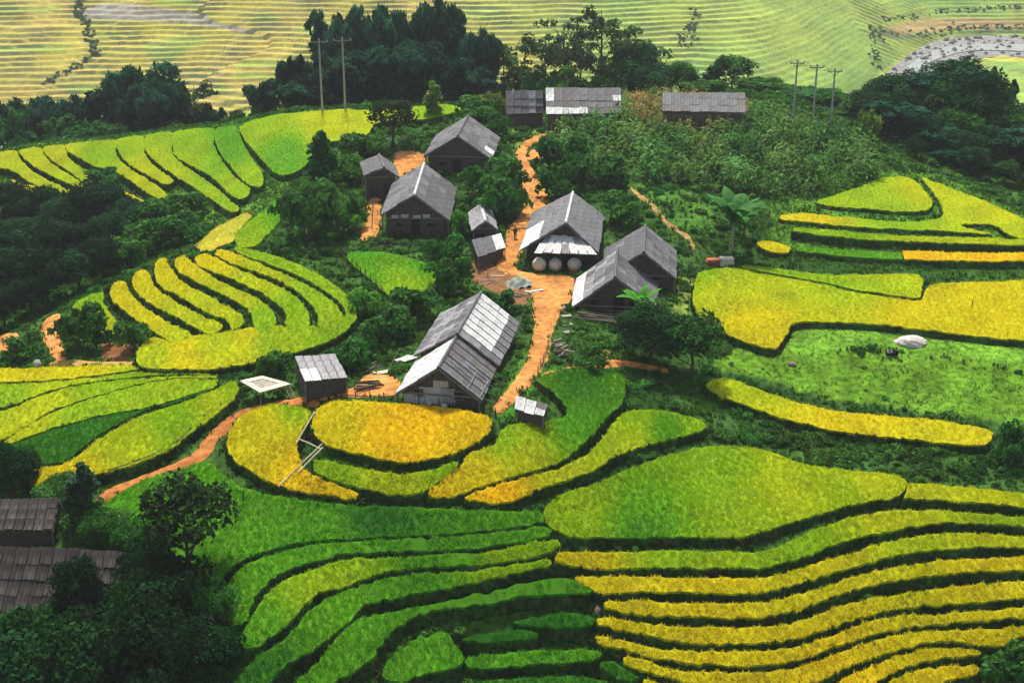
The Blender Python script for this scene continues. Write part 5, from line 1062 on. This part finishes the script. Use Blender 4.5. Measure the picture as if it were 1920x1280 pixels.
PL_ = [pole('left one of the two utility poles before the bamboo thicket', 605, 218, 73, 2.6), pole('right one of the two utility poles before the bamboo thicket', 648, 214, 70, 2.6)]
PR_ = [pole('leftmost of the three utility poles beside the maize', 1486, 238, 112, 2.0), pole('middle one of the three utility poles beside the maize', 1522, 250, 120, 2.0), pole('rightmost of the three utility poles beside the maize', 1555, 258, 128, 2.0)]
def wire(label, a, b, offs, sag, group):
    mb = MB(); o = a[0]
    for s in offs:
        pts = [a[0].lerp(b[0], t / 10) + Vector((s * (a[1] * (1 - t / 10) + b[1] * t / 10), 0, -sag * 4 * (t / 10) * (1 - t / 10))) - o for t in range(11)]; mb.tube(pts, .022, 4)
    w = mb.build('power_line', M['wire'], None, o); tag(w, label, 'power line', group)
wire('thin power lines between the two left utility poles', PL_[0], PL_[1], (-.46, 0, .46), .3, None)
wire('thin power lines between the leftmost and middle poles by the maize', PR_[0], PR_[1], (-.46, 0, .46), .35, None)
wire('thin power lines between the middle and rightmost poles by the maize', PR_[1], PR_[2], (-.46, 0, .46), .35, None)
# three round jars under the skirt roof
for px, w, lab in ((1011, 27, 'round grey jar under the white skirt roof, leftmost of three'), (1041, 26, 'round grey jar under the white skirt roof, middle of three'), (1077, 27, 'round grey jar under the white skirt roof, rightmost of three')):
    b = spot(px, 507); dist = (b - Vector((0, 0, CAM_Z))).length; R_ = w * dist / FPX / 2
    mb = MB(); mb.lathe([(R_ * .45, 0), (R_ * .85, R_ * .35), (R_ * 1.0, R_ * .85), (R_ * .93, R_ * 1.3), (R_ * .66, R_ * 1.62), (R_ * .40, R_ * 1.74)], 20); j = mb.build('water_jar', M['tank'], None, b, smooth=True); tag(j, lab, 'jar', 'round jars under the skirt roof')
    l = MB(); l.lathe([(R_ * .48, 0), (R_ * .46, .05), (R_ * .1, .13)], 16, (0, 0, R_ * 1.73)); l.build('lid', M['tank'], j)
# cream drying rack over the track
q = [on_z(p, spot(495, 752).z + 1.65) for p in ((450, 713), (492, 704), (546, 719), (487, 735))]; c = sum(q, Vector()) / 4; gz = float(ground(c.x, c.y)); b = Vector((c.x, c.y, gz)); t = empty('drying_rack', b); tag(t, 'cream topped drying rack on legs beside the dirt track', 'drying rack')
for i in range(4):
    a0, a1 = q[i], q[(i + 1) % 4]; mb = MB(); i0 = a0.lerp(c, .40); i1 = a1.lerp(c, .40); quad_slab(mb, a0 - b, a1 - b, i1 - b, i0 - b, .10); mb.build('rim_board', M['plaster'], t)
mb = MB(); quad_slab(mb, *[p.lerp(c, .40) - b - Vector((0, 0, .07)) for p in q], .08); mb.build('tray', M['stone'], t)
for p in q: pp = p.lerp(c, .08); mb = MB(); mb.tube([Vector((pp.x, pp.y, float(ground(pp.x, pp.y)) - .3)) - b, pp - b], .06, 6); mb.build('leg', M['post'], t)
# ladder leaning on it
p0, p1 = spot(551, 748), on_z((538, 724), gz + 1.5); sd = Vector((.22, .05, 0)); t = empty('ladder', p0); tag(t, 'small wooden ladder leaning on the cream drying rack', 'ladder')
for s in (-1, 1): mb = MB(); mb.tube([sd * s, p1 - p0 + sd * s], .035, 5); mb.build('rail', M['bamboo'], t)
for k in range(5): mb = MB(); cc = (p1 - p0) * (.12 + .19 * k); mb.tube([cc - sd, cc + sd], .025, 5); mb.build('rung', M['bamboo'], t)
# wooden rail fence along the left track
def fence(label, pts, hh, m='post', rails=2, step=1.6, r=.05, name='rail_fence'):
    W = hit(catmull(P(pts), False, 5)); d = np.r_[0, np.cumsum(np.linalg.norm(np.diff(W[:, :2], axis=0), axis=1))]; n = max(2, int(d[-1] / step) + 1); S = np.linspace(0, d[-1], n)
    X = np.stack([np.interp(S, d, W[:, k]) for k in range(2)], 1); Z = ground(X[:, 0], X[:, 1]); b = Vector((X[0, 0], X[0, 1], Z[0])); t = empty(name, b); tag(t, label, 'fence')
    for i in range(n): mb = MB(); v = Vector((X[i, 0], X[i, 1], Z[i])) - b; mb.tube([v - Vector((0, 0, .3)), v + Vector((HR.gauss(0, .05), HR.gauss(0, .05), hh * HR.uniform(.9, 1.25)))], r, 5); mb.build('post', M[m], t)
    for k in range(rails):
        for i in range(n - 1): mb = MB(); z = hh * (.45 + .45 * k); u = lambda i: Vector((X[i, 0], X[i, 1], Z[i] + z)) - b; mb.tube([u(i) + Vector((0, 0, HR.gauss(0, .05))), u(i + 1) + Vector((0, 0, HR.gauss(0, .05)))], r * .8, 5); mb.build('rail', M[m], t)
fence('weathered rail fence between the bright yellow field and the dirt track', "205,900 262,880 322,855 350,828 382,800 412,778 446,756", 1.0, rails=2, step=1.9, r=.06)
fence('dark stick fence round the upper side of the round green plot', "652,470 640,480 664,505 692,530 716,552", 1.0, 'wood', 1, 1.5, .06)
fence('rough stick fence above the round green plot', "700,466 760,466 800,462 838,474 862,500", .9, 'post', 1, 1.3, .045)
fence('dark rail fence in front of the big house along the oval field', "640,748 700,748 760,754 830,760 900,770 930,778", .7, 'wood', 1, 1.2, .05)
# bamboo water pipes across the fields
for (a, c, lab, z0, z1) in (((604, 832), (522, 912), 'long bamboo pipe crossing the orange field toward its lower edge, upper one', .75, .9), ((606, 838), (560, 885), 'short bamboo pipe beside the long one at the oval field', .7, .85), ((590, 772), (556, 830), 'bamboo rail between the orange field and the oval field', .9, .8), ((558, 822), (602, 842), 'dark bamboo bar joining the two rails at the oval field', .75, .7)):
    p0, p1 = spot(*a, z0), spot(*c, z1); stick('bamboo_pipe', lab, 'bamboo pipe', [p0, p0.lerp(p1, .5) + Vector((0, 0, .05)), p1], .07, 'bamboo', 6)
for (px, py, h, lab) in ((458, 956, 1.3, 'dark stake standing in the green field, left of two'), (493, 945, 1.0, 'dark stake standing in the green field, right of two'), (1820, 590, 1.1, 'thin stake in the large yellow green field')):
    p = spot(px, py); stick('stake', lab, 'stake', [p, p + Vector((.03, 0, h + .5))], .045, 'wood', 5)
for (px, py, tx, ty, h, lab) in ((742, 286, 754, 252, 2.3, 'left leaning pole at the rear orange yard'), (780, 286, 766, 252, 2.3, 'right leaning pole at the rear orange yard'), (697, 432, 700, 372, 3.2, 'pale leaning pole left of the white ridged house'), (728, 694, 750, 652, 1.8, 'pale pole leaning left of the big house'), (960, 648, 980, 588, 3.0, 'long pale pole leaning on the right eave of the big house')):
    p = spot(px, py); e = at_y(tx, ty, p.y + .4); stick('leaning_pole', lab, 'pole', [p, e], .06, 'palebark' if 'pale' in lab else 'post', 5)
# brick trough
p = spot(1350, 497); t = empty('brick_trough', p, .03); tag(t, 'low brick and cream block trough under the tall banana plant', 'trough')
mb = MB(); mb.box((.75, .2, .35), (1.5, 1.0, .9)); mb.build('cream_block', M['plaster'], t)
for r_ in range(4):
    for k in range(5): mb = MB(); mb.box((-1.42 + .29 * k + .1 * (r_ % 2), .2, -.02 + .2 * r_), (.27, .9, .18), HR.gauss(0, .03)); mb.build('brick', M['brick'], t)
# white tank by the rear yard
p = spot(724, 276); mb = MB(); mb.box((0, 0, .55), (.8, .8, 1.1)); mb.box((0, 0, 1.12), (.9, .9, .06)); w = mb.build('white_tank', M['r_white'], None, p, (0, 0, .3)); tag(w, 'small white box tank in the shrubs left of the rear orange yard', 'tank')
# tarpaulin heap and boards at the top of the yard
p = spot(972, 535); g = 14; V = []; F = []
for i in range(g):
    for j in range(g):
        u, v = i / (g - 1) - .5, j / (g - 1) - .5; V.append((u * 2.9, v * 2.4, max(.02, .95 * math.exp(-(u * u + v * v) * 7) + .12 * math.sin(u * 17 + v * 5) + .1 * math.sin(v * 21 - u * 6))))
for i in range(g - 1):
    for j in range(g - 1): F.append([i * g + j, (i + 1) * g + j, (i + 1) * g + j + 1, i * g + j + 1])
M['tarp'] = mat('tarpaulin', (.24, .29, .25), .7, .25, 2, .7, 1.25, .3, .03)
o = obj('tarpaulin', mesh_np('tarpaulin', V, F, [M['tarp']], smooth=True), None, p, (0, 0, .5)); tag(o, 'grey green tarpaulin heaped over stores at the head of the yard', 'tarpaulin')
def planks(label, px, py, n, L, w, rz, m, spread=.5, cat='timber pile', h=.08, name='plank_pile', part='plank', rnd=.15, rad=None):
    p = spot(px, py); t = empty(name, p, rz); tag(t, label, cat)
    for k in range(n):
        mb = MB(); l = L * HR.uniform(.75, 1.1)
        if rad: mb.tube([(-l / 2, 0, 0), (l / 2, 0, 0)], rad * HR.uniform(.7, 1.2), 6)
        else: mb.box((0, 0, 0), (l, w, .05))
        mb.build(part, M[m], t, (HR.gauss(0, .15), HR.uniform(-spread, spread), .06 + h * (k // 3) + HR.uniform(0, .04)), (HR.gauss(0, .05), HR.gauss(0, .06), HR.gauss(0, rnd)))
planks('pale boards lying below the tarpaulin heap', 1003, 547, 4, 1.7, .35, .3, 'r_white', .3)
planks('straw coloured planks left of the tarpaulin heap', 935, 520, 5, 1.5, .22, .1, 'bamboo', .3)
planks('heap of cut pale logs on the bank beside the lower path', 1052, 664, 22, 1.1, 0, .5, 'palebark', 1.1, 'log pile', .13, 'log_pile', 'log', .5, .09)
planks('long grey bamboo poles stacked below the ribbed roof house', 1120, 602, 16, 4.2, 0, -.35, 'post', 1.0, 'pole stack', .10, 'pole_stack', 'pole', .12, .06)
planks('red brown poles lying in front of the round jars', 1093, 512, 6, 3.0, 0, -.3, 'brick', .3, 'pole stack', .08, 'pole_stack', 'pole', .12, .05)
planks('second grey pole stack against the foot of the dark yard tree', 1160, 585, 8, 2.6, 0, -.2, 'post', .5, 'pole stack', .1, 'pole_stack', 'pole', .15, .05)
planks('white ribbed sheets stacked against the left eave of the big house', 762, 674, 6, 1.6, .85, .9, 'r_white', .35, 'sheet stack', .12, 'sheet_stack', 'sheet', .06)
planks('cream boards on the ground left of the big house', 722, 700, 5, 1.8, .3, .4, 'plaster', .4)
planks('dark timber heap between the shed and the big house', 690, 728, 14, 2.4, 0, .25, 'wood', .8, 'timber pile', .12, 'timber_pile', 'timber', .3, .08)
planks('pale splintered wood at the left end of the vegetable bed', 535, 690, 6, 1.0, .18, .9, 'bamboo', .4)
planks('firewood stacked against the wall of the rearmost house', 800, 325, 14, 1.0, 0, .3, 'post', .5, 'log pile', .13, 'log_pile', 'log', .12, .08)
planks('scattered grey sticks at the top of the yard', 915, 530, 8, 1.6, 0, .8, 'palebark', .8, 'stick pile', .06, 'stick_pile', 'stick', .6, .04)
planks('dark broken timber behind the ridge of the big house', 968, 556, 9, 1.8, 0, -.5, 'post', .7, 'timber pile', .1, 'timber_pile', 'timber', .5, .06)
planks('thin poles propped in the scrub left of the big house', 700, 690, 7, 2.8, 0, .7, 'post', .5, 'pole stack', .1, 'pole_stack', 'pole', .3, .045)
fence('stick fence along the left side of the upper path', "960,405 975,385 978,352 972,325", .9, 'post', 1, 1.4, .04)
fence('short stick fence beside the lean-to hut', "868,500 890,512 915,520", .9, 'post', 1, 1.1, .045)
fence('stick fence between the lower path and the log heap', "1030,640 1022,672 1008,700", .7, 'post', 1, 1.2, .04)
for i, (px, py) in enumerate(((1063, 578), (1062, 594), (1064, 610), (1066, 624))):
    mb = MB(); mb.box((0, 0, .06), (1.0, .55, .2), .1 * i); o = mb.build('step_stone', M['stone'], None, spot(px, py), (0, 0, .15)); tag(o, 'flat pale stone step beside the path, %s of four' % ('topmost', 'second from the top', 'third from the top', 'lowest')[i], 'stone step', 'stone steps beside the path')
for px, py, lab in ((766, 751, 'leftmost'), (790, 754, 'second from the left'), (803, 756, 'third from the left'), (832, 761, 'rightmost')):
    o = obj('white_stone', rockmesh('white_stone', .55, .4, .3, int(px), 'r_white'), None, spot(px, py, .1) - Vector((0, 0, .05))); tag(o, 'white stone along the foot of the pale gable, %s of four' % lab, 'stone', 'white stones under the pale gable')
# stones in the river bed
Q = []
for k in range(1400):
    x = VR.uniform(-240, 330); i = np.interp(x, rx, wid); yy = float(np.interp(x, rx, ry)) + VR.uniform(-.95, .95) * i; Q.append((x, yy, -69.5))
def stone_proto(): return bpy.data.objects.new('river_stone', rockmesh('river_stone', 1.6, 1.3, .9, 77, 'gravel'))
points_object('river_stones', np.array(Q), VR.uniform(.3, 1.5, len(Q)) ** 1.5, np.tile(np.array((.5, .5, .5)), (len(Q), 1)), stone_proto(), 'stuff', 'pale stones strewn over the river bed')
# people
def skinned(name, V, E, R, m, parent, loc=(0, 0, 0), root=0):
    me = bpy.data.meshes.new(name); me.from_pydata(V, E, []); me.materials.append(M[m]); o = obj(name, me, parent, loc)
    md = o.modifiers.new('skin', 'SKIN'); sub = o.modifiers.new('sub', 'SUBSURF'); sub.levels = 1; sub.render_levels = 1
    for i, r in enumerate(R): me.skin_vertices[0].data[i].radius = (r, r)
    me.skin_vertices[0].data[root].use_root = True; return o
def person(label, px, py, rz, pose, top='cloth', h=1.55):
    s = h / 1.6; p = spot(px, py)
    if pose == 'stand':
        V = [(0, 0, .86), (0, .01, 1.08), (0, .02, 1.30), (0, .0, 1.38), (0, -.02, 1.50), (.16, 0, 1.28), (.21, .02, 1.05), (.20, -.06, .82), (-.16, 0, 1.28), (-.21, .02, 1.05), (-.20, -.06, .82), (.09, 0, .82), (.10, -.02, .46), (.10, .02, .08), (.10, -.12, .04), (-.09, 0, .82), (-.10, .03, .46), (-.10, .08, .08), (-.10, -.05, .04)]
    else:
        V = [(0, .12, .24), (0, .06, .45), (0, -.04, .66), (0, -.08, .74), (0, -.12, .86), (.16, -.04, .64), (.22, -.18, .48), (.10, -.36, .44), (-.16, -.04, .64), (-.22, -.18, .48), (-.10, -.36, .44), (.10, .08, .22), (.13, -.28, .44), (.12, -.18, .08), (.12, -.30, .04), (-.10, .08, .22), (-.13, -.28, .44), (-.12, -.18, .08), (-.12, -.30, .04)]
    V = [tuple(q * s for q in v) for v in V]
    E = [(0, 1), (1, 2), (2, 3), (3, 4), (2, 5), (5, 6), (6, 7), (2, 8), (8, 9), (9, 10), (0, 11), (11, 12), (12, 13), (13, 14), (0, 15), (15, 16), (16, 17), (17, 18)]
    R = [.12, .115, .12, .055, .10, .06, .045, .035, .06, .045, .035, .085, .06, .04, .04, .085, .06, .04, .04]; R = [r * s for r in R]
    b = skinned('person', V, E, R, 'skin', None, p); b.rotation_euler = (0, 0, rz); tag(b, label, 'person')
    g = 1.18
    skinned('jacket', [V[0], V[1], V[2], V[5], V[6], V[7], V[8], V[9], V[10]], [(0, 1), (1, 2), (2, 3), (3, 4), (4, 5), (2, 6), (6, 7), (7, 8)], [r * g for r in (R[0], R[1], R[2], R[5], R[6], R[7], R[8], R[9], R[10])], top, b)
    skinned('trousers', [V[0], V[11], V[12], V[13], V[15], V[16], V[17]], [(0, 1), (1, 2), (2, 3), (0, 4), (4, 5), (5, 6)], [r * 1.2 for r in (R[0], R[11], R[12], R[13], R[15], R[16], R[17])], 'cloth', b)
    hd = Vector(V[4]); mb = MB(); mb.lathe([(.115 * s, -.03 * s), (.118 * s, .03 * s), (.09 * s, .09 * s), (.03 * s, .125 * s)], 12, (hd.x, hd.y + .015 * s, hd.z)); mb.build('hair', M['hair'], b, smooth=True)
    return b
person('person in dark clothes with a pale jacket squatting beside the pale boulder', 1665, 667, .4, 'squat', 'clothp', 1.6)
person('person in dark clothes squatting right of the one in the pale jacket', 1680, 668, -.5, 'squat', 'cloth', 1.6)
person('person in dark clothes walking on the path between the huts', 966, 448, 2.9, 'stand', 'cloth', 1.5)

# ---------------------------------------------------------------- the air: one closed box of thin haze round everything
hz = MB(); hz.box((0, 1750, 13), (5400, 5300, 176))
m, nt, bs = nodes('haze_air'); nt.nodes.remove(bs); pv = nt.nodes.new("ShaderNodeVolumePrincipled")
pv.inputs['Color'].default_value = (.86, .93, 1.0, 1); pv.inputs['Density'].default_value = 0.00017; pv.inputs['Anisotropy'].default_value = 0.2
nt.links.new(pv.outputs[0], nt.nodes["Material Output"].inputs['Volume'])
ho = hz.build('haze', m); tag(ho, None, None, None, 'stuff')
print('ground min max', Vg[:, 2].min(), Vg[:, 2].max())
